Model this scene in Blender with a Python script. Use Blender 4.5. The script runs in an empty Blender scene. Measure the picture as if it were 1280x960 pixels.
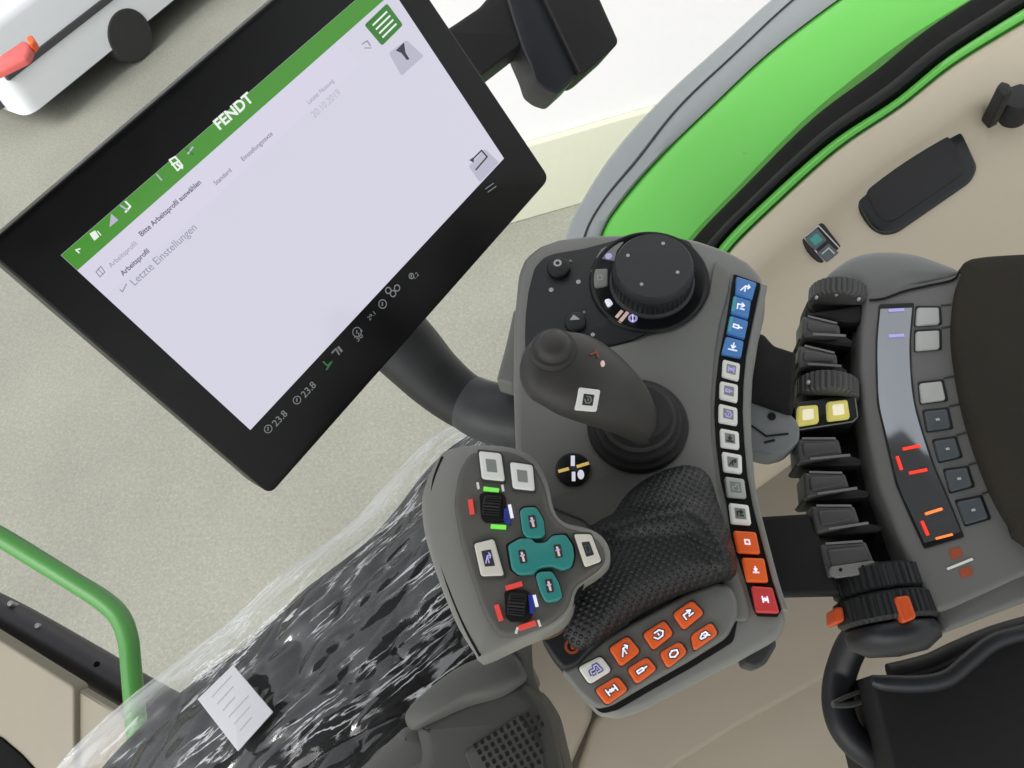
import bpy, math, random
from mathutils import Vector, Matrix, noise, geometry
from mathutils.bvhtree import BVHTree
random.seed(4)
S = bpy.context.scene
EXPO = .70
COL = S.collection
# ------------------------------------------------------------------ camera
F = 1015.0                       # focal length in photo pixels (1280 x 960)
U = Vector((-.16, .56, .81)).normalized()          # world up seen in camera axes
Xc = (Vector((1, 0, 0)) - U * U.x).normalized()
Yc = U.cross(Xc)
R = Matrix((Xc, Yc, U))                            # camera vector -> world vector
CAM = Vector((0, 0, 2.75))
cd = bpy.data.cameras.new('camera'); co = bpy.data.objects.new('camera', cd); COL.objects.link(co)
co.matrix_world = Matrix.Translation(CAM) @ R.to_4x4()
cd.sensor_width = 36; cd.lens = 36 * F / 1280; cd.clip_start = .02; cd.clip_end = 500
S.camera = co

def ray(px, py): return R @ Vector(((px - 640) / F, -(py - 480) / F, -1))
def at(px, py, d): return CAM + ray(px, py) * d

class Frame:
    """a plane in the place; photo pixels are cast on to it (or on a parallel plane h above it)"""
    def __init__(s, px, py, d, n, world=False, ex=None, o=None):
        s.o = o if o is not None else at(px, py, d)
        s.n = (n if world else R @ Vector(n)).normalized()
        e = ex if ex is not None else R @ Vector((1, 0, 0))
        s.ex = (e - s.n * e.dot(s.n)).normalized(); s.ey = s.n.cross(s.ex)
    def hit(s, px, py, h=0):
        r = ray(px, py); t = (s.o + s.n * h - CAM).dot(s.n) / r.dot(s.n)
        return CAM + r * t
    def loc(s, px, py, h=0):
        p = s.hit(px, py, h) - s.o
        return (p.dot(s.ex), p.dot(s.ey))
    def w(s, x, y, h): return s.o + s.ex * x + s.ey * y + s.n * h
    def m(s, px, py, n, h=0):                      # n photo pixels at this spot, in metres
        return n * (s.hit(px, py, h) - CAM).dot(R @ Vector((0, 0, -1))) / F
    def sub(s, dh): return Frame(0, 0, 0, s.n, True, s.ex, s.o + s.n * dh)

def rnd(pts, r, n=5):
    """round the corners of a closed 2D polygon"""
    if r <= 0: return list(pts)
    out = []; N = len(pts)
    for i in range(N):
        a, b, c = Vector(pts[i - 1]), Vector(pts[i]), Vector(pts[(i + 1) % N])
        la, lc = (a - b).length, (c - b).length
        ra = min(r, la * .46); rc = min(r, lc * .46)
        p = b + (a - b) * (ra / max(la, 1e-9)); q = b + (c - b) * (rc / max(lc, 1e-9))
        for k in range(n + 1):
            t = k / n
            out.append(tuple(p * (1 - t) ** 2 + b * 2 * t * (1 - t) + q * t * t))
    return out
def cr(pts, n=6, closed=False):
    """Catmull-Rom through points of any dimension"""
    P = [Vector(p) for p in pts]; out = []; N = len(P)
    rng = range(N) if closed else range(N - 1)
    for i in rng:
        if closed: a, b, c, d = P[i - 1], P[i], P[(i + 1) % N], P[(i + 2) % N]
        else: a, b, c, d = P[max(i - 1, 0)], P[i], P[i + 1], P[min(i + 2, N - 1)]
        for k in range(n):
            t = k / n
            out.append(.5 * ((2 * b) + (c - a) * t + (2 * a - 5 * b + 4 * c - d) * t * t + (3 * b - a - 3 * c + d) * t ** 3))
    if not closed: out.append(P[-1])
    return out
def area(p): return sum(p[i - 1][0] * p[i][1] - p[i][0] * p[i - 1][1] for i in range(len(p))) / 2
def inset(p, b):
    """p is counter-clockwise; positive b moves inwards"""
    out = []; N = len(p)
    for i in range(N):
        a, q, c = Vector(p[i - 1]), Vector(p[i]), Vector(p[(i + 1) % N])
        e1 = (q - a); e2 = (c - q)
        e1 = e1.normalized() if e1.length > 1e-9 else e2.normalized()
        e2 = e2.normalized() if e2.length > 1e-9 else e1
        n1 = Vector((-e1.y, e1.x)); n2 = Vector((-e2.y, e2.x)); nn = n1 + n2
        if nn.length < 1e-6: nn = n1
        nn.normalize(); k = b / max(.5, nn.dot(n1))
        out.append((q.x + nn.x * k, q.y + nn.y * k))
    return out

class MB:
    def __init__(s): s.v = []; s.f = []; s.m = []; s.mats = []; s.flat = []
    def mi(s, mat):
        if mat not in s.mats: s.mats.append(mat)
        return s.mats.index(mat)
    def add(s, v, f, mat):
        o = len(s.v); k = s.mi(mat); s.v += [Vector(p) for p in v]
        for q in f: s.f.append([i + o for i in q]); s.m.append(k)
    def rings(s, rings, mat, cap0=True, cap1=True, closed=True):
        """rings: equal-length lists of world points"""
        n = len(rings[0]); v = [p for r in rings for p in r]; f = []
        for i in range(len(rings) - 1):
            for j in range(n if closed else n - 1):
                k = (j + 1) % n
                f.append([i * n + j, i * n + k, (i + 1) * n + k, (i + 1) * n + j])
        for cap, ring, base in ((cap0, rings[0], 0), (cap1, rings[-1], (len(rings) - 1) * n)):
            if not cap: continue
            s.flat.append((len(s.f) + len(f)))
            tris = geometry.tessellate_polygon([ring])
            for t in tris: f.append([base + k for k in t])
            s.flat[-1] = (s.flat[-1], len(s.f) + len(f))
        s.add(v, f, mat); return s
    def prism(s, fr, pl, h0, h1, mat, b=.001, b0=0):
        """pl: closed outline in frame metres"""
        if area(pl) < 0: pl = pl[::-1]
        R_ = []
        if b0: R_.append([fr.w(x, y, h0) for x, y in inset(pl, b0)]); h0 += b0
        R_.append([fr.w(x, y, h0) for x, y in pl])
        if b > 0:
            for k in range(4):
                a = k / 3 * math.pi / 2
                R_.append([fr.w(x, y, h1 - b + b * math.sin(a)) for x, y in inset(pl, b * (1 - math.cos(a)))])
        else: R_.append([fr.w(x, y, h1) for x, y in pl])
        return s.rings(R_, mat)
    def slab(s, fr, px, h0, h1, mat, b=.001, r=4, b0=0):
        """outline in photo pixels, cast on the plane h1 above the frame"""
        return s.prism(fr, [fr.loc(x, y, h1) for x, y in rnd(px, r)], h0, h1, mat, b, b0)
    def dome(s, fr, px, h0, he, H, mat, c=None, n=16, fn=None, r=0, ex=.5):
        pl = [fr.loc(x, y, he) for x, y in rnd(px, r)]
        if area(pl) < 0: pl = pl[::-1]
        cx, cy = fr.loc(c[0], c[1], he) if c else (sum(p[0] for p in pl) / len(pl), sum(p[1] for p in pl) / len(pl))
        R_ = [[fr.w(x, y, h0) for x, y in pl]]
        for k in range(n):
            t = math.sin(math.pi / 2 * (n - k) / n) if k else 1
            ring = []
            for x, y in pl:
                X = cx + (x - cx) * t; Y = cy + (y - cy) * t
                hh = he + H * (1 - t * t) ** ex
                if fn: hh += fn(X, Y, t)
                ring.append(fr.w(X, Y, hh))
            R_.append(ring)
        return s.rings(R_, mat)
    def lathe(s, o, ax, prof, mat, seg=48, rib=0, ribn=24, ribr=None, e=None):
        ax = ax.normalized(); e = e or R @ Vector((1, 0, 0)); e = (e - ax * e.dot(ax)).normalized(); g = ax.cross(e)
        R_ = []
        for i, (r, h) in enumerate(prof):
            ring = []
            for j in range(seg):
                a = 2 * math.pi * j / seg
                rr = r
                if rib and (ribr is None or ribr[0] <= i <= ribr[1]): rr = r - rib * (.5 + .5 * math.cos(a * ribn)) ** 2
                ring.append(o + e * (rr * math.cos(a)) + g * (rr * math.sin(a)) + ax * h)
            R_.append(ring)
        return s.rings(R_, mat)
    def tube(s, pts, r, mat, seg=14, flat=1.0, up=None, n=6, round_end=False):
        """sweep; pts world points; r number or list; flat squashes along up"""
        rr = r if isinstance(r, (list, tuple)) else [r] * len(pts)
        C4 = cr([tuple(p) + (q,) for p, q in zip(pts, rr)], n) if n > 1 else [Vector(tuple(p) + (q,)) for p, q in zip(pts, rr)]
        P = [Vector(c[:3]) for c in C4]; Q = [c[3] for c in C4]
        if round_end:
            d = (P[-1] - P[-2]).normalized(); base = P[-1].copy(); q0 = Q[-1]
            for k in range(1, 7):
                a = k / 6 * math.pi / 2 * .98
                P.append(base + d * (q0 * math.sin(a) * (round_end if round_end is not True else 1))); Q.append(q0 * math.cos(a))
        up = up or R @ Vector((0, 0, 1)); R_ = []
        for i, p in enumerate(P):
            d = (P[min(i + 1, len(P) - 1)] - P[max(i - 1, 0)]).normalized()
            a = (up - d * up.dot(d)).normalized(); b = d.cross(a)
            R_.append([p + b * (Q[i] * math.cos(t)) + a * (Q[i] * flat * math.sin(t)) for t in [2 * math.pi * j / seg for j in range(seg)]])
        return s.rings(R_, mat)
    def line(s, fr, pts, w, h, mat, t=.0003):
        """flat printed stroke, width w in photo pixels"""
        P = [Vector(fr.loc(x, y, h)) for x, y in pts]; wm = fr.m(pts[0][0], pts[0][1], w, h) / 2
        for a, b in zip(P, P[1:]):
            d = (b - a).normalized() if (b - a).length > 1e-9 else Vector((1, 0)); nn = Vector((-d.y, d.x)) * wm; d = d * wm * .6
            s.prism(fr, [tuple(a - d - nn), tuple(b + d - nn), tuple(b + d + nn), tuple(a - d + nn)], h - t, h + t * .5, mat, 0)
        return s
    def ring2(s, fr, px, py, r0, r1, h, mat, a0=0, a1=360, t=.0003):
        A = [math.radians(a0 + (a1 - a0) * i / 20) for i in range(21)]
        cx, cy = fr.loc(px, py, h); k = fr.m(px, py, 1, h)
        o = [(cx + k * r1 * math.cos(a), cy + k * r1 * math.sin(a)) for a in A]
        i_ = [(cx + k * r0 * math.cos(a), cy + k * r0 * math.sin(a)) for a in A]
        v = [fr.w(x, y, h + t) for x, y in o] + [fr.w(x, y, h + t) for x, y in i_]
        s.add(v, [[j, j + 1, 22 + j, 21 + j] for j in range(20)], mat); return s
    def disc(s, fr, px, py, r, h0, h1, mat, b=.0003, asp=1, seg=24):
        cx, cy = fr.loc(px, py, h1); k = fr.m(px, py, r, h1)
        return s.prism(fr, [(cx + k * math.cos(2 * math.pi * j / seg), cy + k * asp * math.sin(2 * math.pi * j / seg)) for j in range(seg)], h0, h1, mat, b)
    def text(s, fr, px, py, dx, dy, size, body, h, mat, bold=0, sx=1.0, mirror=False):
        """text whose baseline starts at (px,py) and runs towards (px+dx,py+dy); size = cap height in photo px"""
        cu = bpy.data.curves.new('t', 'FONT'); cu.body = body; cu.size = 1; cu.offset = bold
        ob = bpy.data.objects.new('t', cu); COL.objects.link(ob)
        me = ob.to_mesh()
        a = Vector(fr.loc(px, py, h)); b = Vector(fr.loc(px + dx, py + dy, h)); d = (b - a).normalized()
        nn = Vector((-d.y, d.x)); k = fr.m(px, py, size, h) / .7
        vv = [fr.w(a.x + (d.x * v.co.x * sx + nn.x * v.co.y) * k, a.y + (d.y * v.co.x * sx + nn.y * v.co.y) * k, h) for v in me.vertices]
        s.add(vv, [list(p.vertices) for p in me.polygons], mat)
        ob.to_mesh_clear(); bpy.data.objects.remove(ob); bpy.data.curves.remove(cu); return s
    def sheet(s, rows, mat, thick=0, nd=None):
        """open grid of world points, optionally given a thickness against nd"""
        n = len(rows[0])
        if thick:
            back = [[p - nd * thick for p in r] for r in rows]
            m = len(rows); v = [p for r in rows for p in r] + [p for r in back for p in r]; f = []; o = m * n
            for i in range(m - 1):
                for j in range(n - 1):
                    q = [i * n + j, i * n + j + 1, (i + 1) * n + j + 1, (i + 1) * n + j]
                    f.append(q); f.append([o + k for k in q[::-1]])
            for i in range(m - 1):
                for j in (0, n - 1):
                    f.append([i * n + j, (i + 1) * n + j, o + (i + 1) * n + j, o + i * n + j])
            for j in range(n - 1):
                for i in (0, m - 1):
                    f.append([i * n + j, i * n + j + 1, o + i * n + j + 1, o + i * n + j])
            s.add(v, f, mat); return s
        return s.rings(rows, mat, False, False, False)
    def build(s, name, parent=None, label=None, ang=40, fixn=True, **kw):
        lo = Vector((min(p.x for p in s.v), min(p.y for p in s.v), min(p.z for p in s.v)))
        hi = Vector((max(p.x for p in s.v), max(p.y for p in s.v), max(p.z for p in s.v)))
        c = (lo + hi) / 2
        if parent is None: c.z = lo.z
        me = bpy.data.meshes.new(name)
        me.from_pydata([p - c for p in s.v], [], s.f)
        for m in s.mats: me.materials.append(M(m))
        for p, k in zip(me.polygons, s.m): p.material_index = k; p.use_smooth = True
        for a_, b_ in s.flat:
            for k in range(a_, b_): me.polygons[k].use_smooth = False
        if fixn:
            import bmesh
            bm = bmesh.new(); bm.from_mesh(me); bmesh.ops.recalc_face_normals(bm, faces=bm.faces); bm.to_mesh(me); bm.free()
        me.set_sharp_from_angle(angle=math.radians(ang))
        o = bpy.data.objects.new(name, me); COL.objects.link(o)
        if parent is not None:
            o.parent = parent; o.location = c - WO[parent.name]
        else: o.location = c
        WO[o.name] = c.copy()
        if label: o['label'] = label
        for k, x in kw.items(): o[k] = x
        return o
    def tree(s):
        return BVHTree.FromPolygons([tuple(p) for p in s.v], s.f)
WO = {}
def thing(name, label, cat, loc, group=None):
    o = bpy.data.objects.new(name, None); COL.objects.link(o); o.location = loc; o.empty_display_size = .02
    o['label'] = label; o['category'] = cat
    if group: o['group'] = group
    WO[o.name] = Vector(loc); return o
def cast(tree, px, py):
    r = ray(px, py).normalized(); h = tree.ray_cast(CAM, r)
    return h
def frame_on(tree, px, py, blend=0.0, n2=None):
    p, n, _, _ = cast(tree, px, py)
    if n.dot(ray(px, py)) > 0: n = -n
    if n2 is not None: n = (n * (1 - blend) + n2 * blend).normalized()
    return Frame(0, 0, 0, n, True, None, p)

# ------------------------------------------------------------------ materials
def srgb(r, g, b):
    f = lambda c: (c / 255 / 12.92) if c / 255 <= .04045 else ((c / 255 + .055) / 1.055) ** 2.4
    return (f(r), f(g), f(b), 1)
MD = {}
def mdef(name, col, rough=.5, bump=.0, bscale=400, var=.08, vscale=30, metal=0, spec=.5, coat=0, emit=None, es=1, kind=None, dist=.0006):
    MD[name] = dict(col=col, rough=rough, bump=bump, bscale=bscale, var=var, vscale=vscale, metal=metal, spec=spec, coat=coat, emit=emit, es=es, kind=kind, dist=dist)
MC = {}
def M(name):
    if name in MC: return MC[name]
    d = MD[name]; m = bpy.data.materials.new(name); m.use_nodes = True; nt = m.node_tree; N = nt.nodes; L = nt.links
    p = N['Principled BSDF']; tc = N.new('ShaderNodeTexCoord')
    c = d['col']; c = tuple(c) + ((1,) if len(c) == 3 else ())
    p.inputs['Roughness'].default_value = d['rough']; p.inputs['Metallic'].default_value = d['metal']
    p.inputs['Specular IOR Level'].default_value = d['spec']; p.inputs['Coat Weight'].default_value = d['coat']
    p.inputs['Coat Roughness'].default_value = .08
    geo = N.new('ShaderNodeNewGeometry')
    nz = N.new('ShaderNodeTexNoise'); nz.inputs['Scale'].default_value = d['vscale']; nz.inputs['Detail'].default_value = 6
    L.new(geo.outputs['Position'], nz.inputs['Vector'])
    mx = N.new('ShaderNodeMix'); mx.data_type = 'RGBA'
    v = d['var']; mx.inputs[6].default_value = tuple(x * (1 - v) for x in c[:3]) + (1,); mx.inputs[7].default_value = tuple(min(1, x * (1 + v)) for x in c[:3]) + (1,)
    L.new(nz.outputs['Fac'], mx.inputs[0]); colout = mx.outputs[2]
    if d['kind'] == 'concrete':
        n2 = N.new('ShaderNodeTexNoise'); n2.inputs['Scale'].default_value = 70; n2.inputs['Detail'].default_value = 5; n2.inputs['Roughness'].default_value = .75
        L.new(geo.outputs['Position'], n2.inputs['Vector'])
        r2 = N.new('ShaderNodeValToRGB'); r2.color_ramp.elements[0].position = .3; r2.color_ramp.elements[0].color = (.80, .80, .79, 1); r2.color_ramp.elements[1].position = .72; r2.color_ramp.elements[1].color = (1.16, 1.16, 1.14, 1)
        L.new(n2.outputs['Fac'], r2.inputs[0])
        vo = N.new('ShaderNodeTexVoronoi'); vo.inputs['Scale'].default_value = 90; L.new(geo.outputs['Position'], vo.inputs['Vector'])
        r3 = N.new('ShaderNodeValToRGB'); r3.color_ramp.elements[0].position = .1; r3.color_ramp.elements[0].color = (1.12, 1.12, 1.08, 1); r3.color_ramp.elements[1].position = .5; r3.color_ramp.elements[1].color = (.94, .94, .94, 1)
        L.new(vo.outputs['Distance'], r3.inputs[0])
        a = N.new('ShaderNodeMix'); a.data_type = 'RGBA'; a.blend_type = 'MULTIPLY'; a.inputs[0].default_value = 1
        L.new(colout, a.inputs[6]); L.new(r2.outputs[0], a.inputs[7])
        a2 = N.new('ShaderNodeMix'); a2.data_type = 'RGBA'; a2.blend_type = 'MULTIPLY'; a2.inputs[0].default_value = 1
        L.new(a.outputs[2], a2.inputs[6]); L.new(r3.outputs[0], a2.inputs[7]); colout = a2.outputs[2]
    L.new(colout, p.inputs['Base Color'])
    if name == 'display_glass': p.inputs['IOR'].default_value = 2.3
    # uneven gloss
    rr = N.new('ShaderNodeMapRange'); rr.inputs[3].default_value = max(0, d['rough'] - .06); rr.inputs[4].default_value = min(1, d['rough'] + .08)
    n3 = N.new('ShaderNodeTexNoise'); n3.inputs['Scale'].default_value = 60; L.new(geo.outputs['Position'], n3.inputs['Vector'])
    L.new(n3.outputs['Fac'], rr.inputs[0]); L.new(rr.outputs[0], p.inputs['Roughness'])
    if d['bump']:
        b = N.new('ShaderNodeBump'); b.inputs['Strength'].default_value = d['bump']; b.inputs['Distance'].default_value = d['dist']
        if d['kind'] == 'dots':
            t = N.new('ShaderNodeTexVoronoi'); t.inputs['Randomness'].default_value = 0; t.inputs['Scale'].default_value = d['bscale']
            t.voronoi_dimensions = '2D'; u_ = N.new('ShaderNodeUVMap'); u_.uv_map = 'flat'
            mp = N.new('ShaderNodeMapping'); mp.inputs['Rotation'].default_value = (0, 0, .5); L.new(u_.outputs[0], mp.inputs['Vector']); L.new(mp.outputs[0], t.inputs['Vector'])
            dm = N.new('ShaderNodeMapRange'); dm.interpolation_type = 'SMOOTHSTEP'; dm.inputs[1].default_value = .12; dm.inputs[2].default_value = .42; dm.inputs[3].default_value = 1; dm.inputs[4].default_value = 0
            L.new(t.outputs['Distance'], dm.inputs[0]); L.new(dm.outputs[0], b.inputs['Height'])
        else:
            t = N.new('ShaderNodeTexNoise'); t.inputs['Scale'].default_value = d['bscale']; t.inputs['Detail'].default_value = 4
            L.new(geo.outputs['Position'], t.inputs['Vector']); L.new(t.outputs['Fac'], b.inputs['Height'])
        L.new(b.outputs[0], p.inputs['Normal'])
    if d['emit']:
        e = tuple(d['emit']) + ((1,) if len(d['emit']) == 3 else ())
        p.inputs['Emission Color'].default_value = e; p.inputs['Emission Strength'].default_value = d['es'] / 2 ** EXPO
    if d['kind'] == 'film':
        for l in list(p.inputs['Roughness'].links): L.remove(l)
        p.inputs['Roughness'].default_value = .3; p.inputs['Transmission Weight'].default_value = .0
        def noise_(uv, sx, sy, det, dist, ro=.6):
            mp = N.new('ShaderNodeMapping'); mp.inputs['Scale'].default_value = (sx, sy, 1); L.new(uv.outputs[0], mp.inputs['Vector'])
            q = N.new('ShaderNodeTexNoise'); q.inputs['Scale'].default_value = 1; q.inputs['Detail'].default_value = det; q.inputs['Roughness'].default_value = ro; q.inputs['Distortion'].default_value = dist
            L.new(mp.outputs[0], q.inputs['Vector']); return q.outputs['Fac']
        def mr(src, a, b, c, e):
            r = N.new('ShaderNodeMapRange'); r.interpolation_type = 'SMOOTHSTEP'
            for k, x in zip((1, 2, 3, 4), (a, b, c, e)): r.inputs[k].default_value = x
            L.new(src, r.inputs[0]); return r.outputs[0]
        def mt(op, a, b, cl=False):
            q = N.new('ShaderNodeMath'); q.operation = op; q.use_clamp = cl
            for k, x in enumerate((a, b)):
                if isinstance(x, (int, float)): q.inputs[k].default_value = x
                else: L.new(x, q.inputs[k])
            return q.outputs[0]
        uv = N.new('ShaderNodeUVMap'); uv.uv_map = 'along'; uv2 = N.new('ShaderNodeUVMap'); uv2.uv_map = 'across'
        n1 = noise_(uv, 8, 58, 6, .45); st = mr(mt('ABSOLUTE', mt('SUBTRACT', n1, .5), 0), 0, .028, 1, 0)
        n1b = noise_(uv, 24, 30, 6, 2.2); st2 = mr(mt('ABSOLUTE', mt('SUBTRACT', n1b, .5), 0), 0, .020, 1, 0)
        mask = mr(noise_(uv, 6, 11, 3, .5), .44, .56, 0, 1); mask2 = mr(noise_(uv, 9, 9, 2, .3), .50, .60, 0, 1)
        big = mr(noise_(uv, 9, 40, 5, .5), .60, .66, 0, .45)
        sx = N.new('ShaderNodeSeparateXYZ'); L.new(uv2.outputs[0], sx.inputs[0])
        edge = mr(sx.outputs[0], .05, .12, .34, 0); edgen = mt('MULTIPLY', edge, mr(noise_(uv, 5, 60, 5, .6), .3, .6, .6, 1.25))
        al = mt('MULTIPLY', mt('MULTIPLY', st, mask), .85)
        al = mt('MAXIMUM', mt('MAXIMUM', al, big), edgen)
        al = mt('ADD', al, .02, True)
        tr = N.new('ShaderNodeBsdfTransparent'); gl = N.new('ShaderNodeBsdfGlossy'); gl.inputs['Roughness'].default_value = .12
        fr_ = N.new('ShaderNodeFresnel'); fr_.inputs[0].default_value = 1.5
        m1 = N.new('ShaderNodeMixShader'); L.new(mt('ADD', fr_.outputs[0], .06, True), m1.inputs[0]); L.new(tr.outputs[0], m1.inputs[1]); L.new(gl.outputs[0], m1.inputs[2])
        m2 = N.new('ShaderNodeMixShader'); L.new(al, m2.inputs[0]); L.new(m1.outputs[0], m2.inputs[1]); L.new(p.outputs[0], m2.inputs[2])
        L.new(m2.outputs[0], N['Material Output'].inputs['Surface'])
    MC[name] = m; return m

G = lambda v: (v, v, v)
mdef('ground', (.255, .260, .222), .9, .3, 60, .22, 1.6, kind='concrete', dist=.003)
mdef('wall_white', (.70, .70, .71), .8, .1, 30, .02)
mdef('wall_cream', (.50, .52, .41), .8, .1, 30, .04)
mdef('console', (.245, .250, .228), .45, .25, 1500, .04, 25, dist=.0002)
mdef('console_lip', (.30, .307, .282), .42, .25, 1500, .04, 25, dist=.0002)
mdef('console_dark', (.055, .058, .056), .5, .25, 1500, .05, dist=.0002)
mdef('shell_warm', (.140, .137, .122), .5, .3, 1400, .05, dist=.0002)
mdef('shell_side', (.33, .33, .30), .45, .3, 1400, .05, dist=.0002)
mdef('gloss_black', (.012, .013, .014), .3, 0, spec=.5)
mdef('matte_black', (.014, .014, .015), .55, .3, 1200, .1, dist=.0002)
mdef('soft_black', (.022, .024, .025), .42, .25, 1500, .06, dist=.0002)
mdef('knob_top', (.045, .050, .053), .5, .25, 1800, .05, dist=.0002)
mdef('bezel', (.006, .006, .0065), .3, 0, spec=.35)
mdef('housing', (.014, .014, .014), .55, .3, 900, .1, dist=.0002)
mdef('joy', (.058, .056, .051), .48, .25, 1500, .08, dist=.0002)
mdef('rubber', (.028, .028, .027), .55, .2, 1200, .08, dist=.0002)
mdef('palm', (.022, .024, .024), .40, .8, 300, .06, kind='dots', dist=.0008)
mdef('lever', (.095, .097, .092), .36, .3, 1500, .1, dist=.0002)
mdef('lever_light', (.26, .265, .25), .4, .2, 1500, .06, dist=.0002)
mdef('fabric', (.055, .050, .040), .95, .8, 1100, .15, 20, spec=.1, dist=.0008)
mdef('bank', (.20, .20, .192), .42, .25, 1500, .04, 20, dist=.0002)
mdef('bank_hood', (.23, .238, .235), .42, .25, 1500, .04, 20, dist=.0002)
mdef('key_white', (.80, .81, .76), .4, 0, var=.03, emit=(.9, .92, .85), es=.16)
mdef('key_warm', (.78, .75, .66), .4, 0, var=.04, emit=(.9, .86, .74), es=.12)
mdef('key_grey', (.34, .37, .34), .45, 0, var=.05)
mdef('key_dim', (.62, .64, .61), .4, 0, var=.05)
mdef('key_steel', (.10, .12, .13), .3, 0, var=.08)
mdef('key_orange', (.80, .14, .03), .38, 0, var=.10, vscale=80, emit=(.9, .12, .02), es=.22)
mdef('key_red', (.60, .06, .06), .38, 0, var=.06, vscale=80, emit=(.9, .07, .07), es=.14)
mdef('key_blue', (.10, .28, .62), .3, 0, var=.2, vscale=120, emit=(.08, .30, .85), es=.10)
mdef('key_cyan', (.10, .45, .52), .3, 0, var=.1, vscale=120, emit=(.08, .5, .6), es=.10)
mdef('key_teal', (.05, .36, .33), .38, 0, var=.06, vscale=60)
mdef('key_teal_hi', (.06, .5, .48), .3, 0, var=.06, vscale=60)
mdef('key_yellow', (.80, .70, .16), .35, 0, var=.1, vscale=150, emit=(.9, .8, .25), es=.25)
mdef('lamp_cream', (.9, .85, .65), .4, 0, emit=(1, .95, .7), es=.45)
mdef('glow_white', (.8, .82, .9), .4, 0, emit=(.85, .85, 1), es=.55)
mdef('glow_pink', (.75, .55, .5), .4, 0, emit=(1, .7, .6), es=.3)
mdef('glow_violet', (.5, .45, .8), .4, 0, emit=(.5, .45, 1), es=.35)
mdef('glow_green', (.2, .8, .1), .4, 0, emit=(.25, 1, .12), es=.45)
mdef('glow_red', (.85, .10, .08), .4, 0, emit=(1, .08, .06), es=.25)
mdef('glow_blue', (.03, .05, .35), .4, 0, emit=(.03, .06, .6), es=.15)
mdef('glow_yellow', (.85, .6, .15), .4, 0, emit=(1, .7, .2), es=.4)
mdef('digit', (.8, .05, .03), .4, 0, emit=(1, .04, .02), es=.9)
mdef('digit_orange', (.8, .2, .05), .4, 0, emit=(1, .25, .06), es=.9)
mdef('print_white', (.60, .61, .60), .5, 0, var=.1)
mdef('print_dark', (.05, .055, .06), .5, 0)
mdef('print_orange', (.45, .10, .04), .5, 0)
mdef('print_bronze', (.16, .09, .045), .5, 0)
mdef('orange_plastic', (.85, .12, .025), .4, 0)
mdef('beige', (.57, .505, .385), .6, .3, 500, .03, 6, dist=.0004)
mdef('beige_dark', (.33, .295, .235), .6, .3, 500, .04, 6, dist=.0004)
mdef('fender_green', (.12, .56, .065), .3, 0, var=.04, vscale=3, coat=.3)
mdef('rail_green', (.04, .19, .028), .4, .1, 300, .06, coat=.4, dist=.0002)
mdef('fender_gray', (.27, .295, .30), .5, .1, 400, .03, 5)
mdef('seal', (.004, .004, .004), .8, 0, spec=.1)
mdef('seal_soft', (.007, .007, .008), .7, 0, spec=.2)
mdef('sill', (.045, .042, .046), .4, .3, 300, .2, 40, metal=.2, dist=.0005)
mdef('bolt', (.35, .35, .34), .35, 0, metal=.6)
mdef('arm', (.085, .092, .094), .4, .2, 1200, .05, dist=.0002)
mdef('arm_dark', (.030, .032, .032), .45, .2, 1200, .05, dist=.0002)
mdef('cushion', (.010, .011, .014), .7, .5, 300, .2, 60, dist=.001)
mdef('film', (.75, .77, .80), .25, 0, var=.02, kind='film', dist=.75)
mdef('card', (.62, .64, .68), .6, .2, 300, .03, dist=.0003)
mdef('print_card', (.45, .46, .50), .6, 0)
mdef('vent', (.085, .083, .074), .55, .3, 1100, .06, dist=.0003)
mdef('vent_light', (.13, .13, .118), .5, .3, 1100, .06, dist=.0003)
mdef('void', (.004, .004, .004), .8, 0)
mdef('box_black', (.005, .005, .006), .7, .3, 900, .1, dist=.0003)
mdef('box_rim', (.024, .026, .031), .4, .2, 900, .1, dist=.0003)
mdef('roof_dark', (.030, .030, .032), .9, .3, 200, .1)
mdef('beige_floor_shaded', (.29, .255, .195), .7, .3, 500, .05, 6, dist=.0004)  # trim beige with the shade beneath the consoles put into the colour
mdef('beige_foot_shaded', (.19, .172, .13), .6, .3, 500, .05, 6, dist=.0004)  # same beige, darkened in the colour for the shaded footwell
mdef('hose', (.014, .015, .018), .45, .3, 900, .1, dist=.0003)
mdef('car_white', (.72, .75, .78), .3, 0, var=.03, vscale=2, coat=.5)
mdef('car_glass', (.30, .33, .36), .15, 0, var=.2, vscale=3)
mdef('car_red', (.62, .12, .11), .3, 0)
mdef('car_dark', (.05, .05, .055), .6, 0)
mdef('tyre', (.03, .03, .03), .8, .3, 60, .1)
mdef('scr_bg', (.02, .02, .02), .12, 0, emit=srgb(212, 210, 225), es=.97, var=0)
mdef('scr_head', (.02, .02, .02), .12, 0, emit=srgb(216, 212, 230), es=.96, var=0)
mdef('scr_green', (.02, .05, .01), .12, 0, emit=srgb(70, 142, 48), es=.95, var=0)
mdef('scr_green2', (.02, .05, .01), .12, 0, emit=srgb(52, 120, 45), es=.95, var=0)
mdef('scr_white', (.2, .2, .2), .12, 0, emit=srgb(235, 240, 235), es=.9, var=0)
mdef('scr_text', (.02, .02, .02), .12, 0, emit=srgb(105, 104, 125), es=.9, var=0)
mdef('scr_text2', (.02, .02, .02), .12, 0, emit=srgb(150, 150, 170), es=.9, var=0)
mdef('scr_dark', (.02, .02, .02), .12, 0, emit=srgb(50, 50, 62), es=.9, var=0)
mdef('scr_btn', (.02, .02, .02), .12, 0, emit=srgb(190, 188, 206), es=.9, var=0)
mdef('stat', (.02, .02, .02), .12, 0, emit=srgb(112, 116, 118), es=.9, var=0)
mdef('stat_green', (.02, .02, .02), .12, 0, emit=srgb(40, 95, 45), es=.9, var=0)
mdef('display_glass', (.52, .545, .58), .05, 0, var=0, metal=.85)
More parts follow.
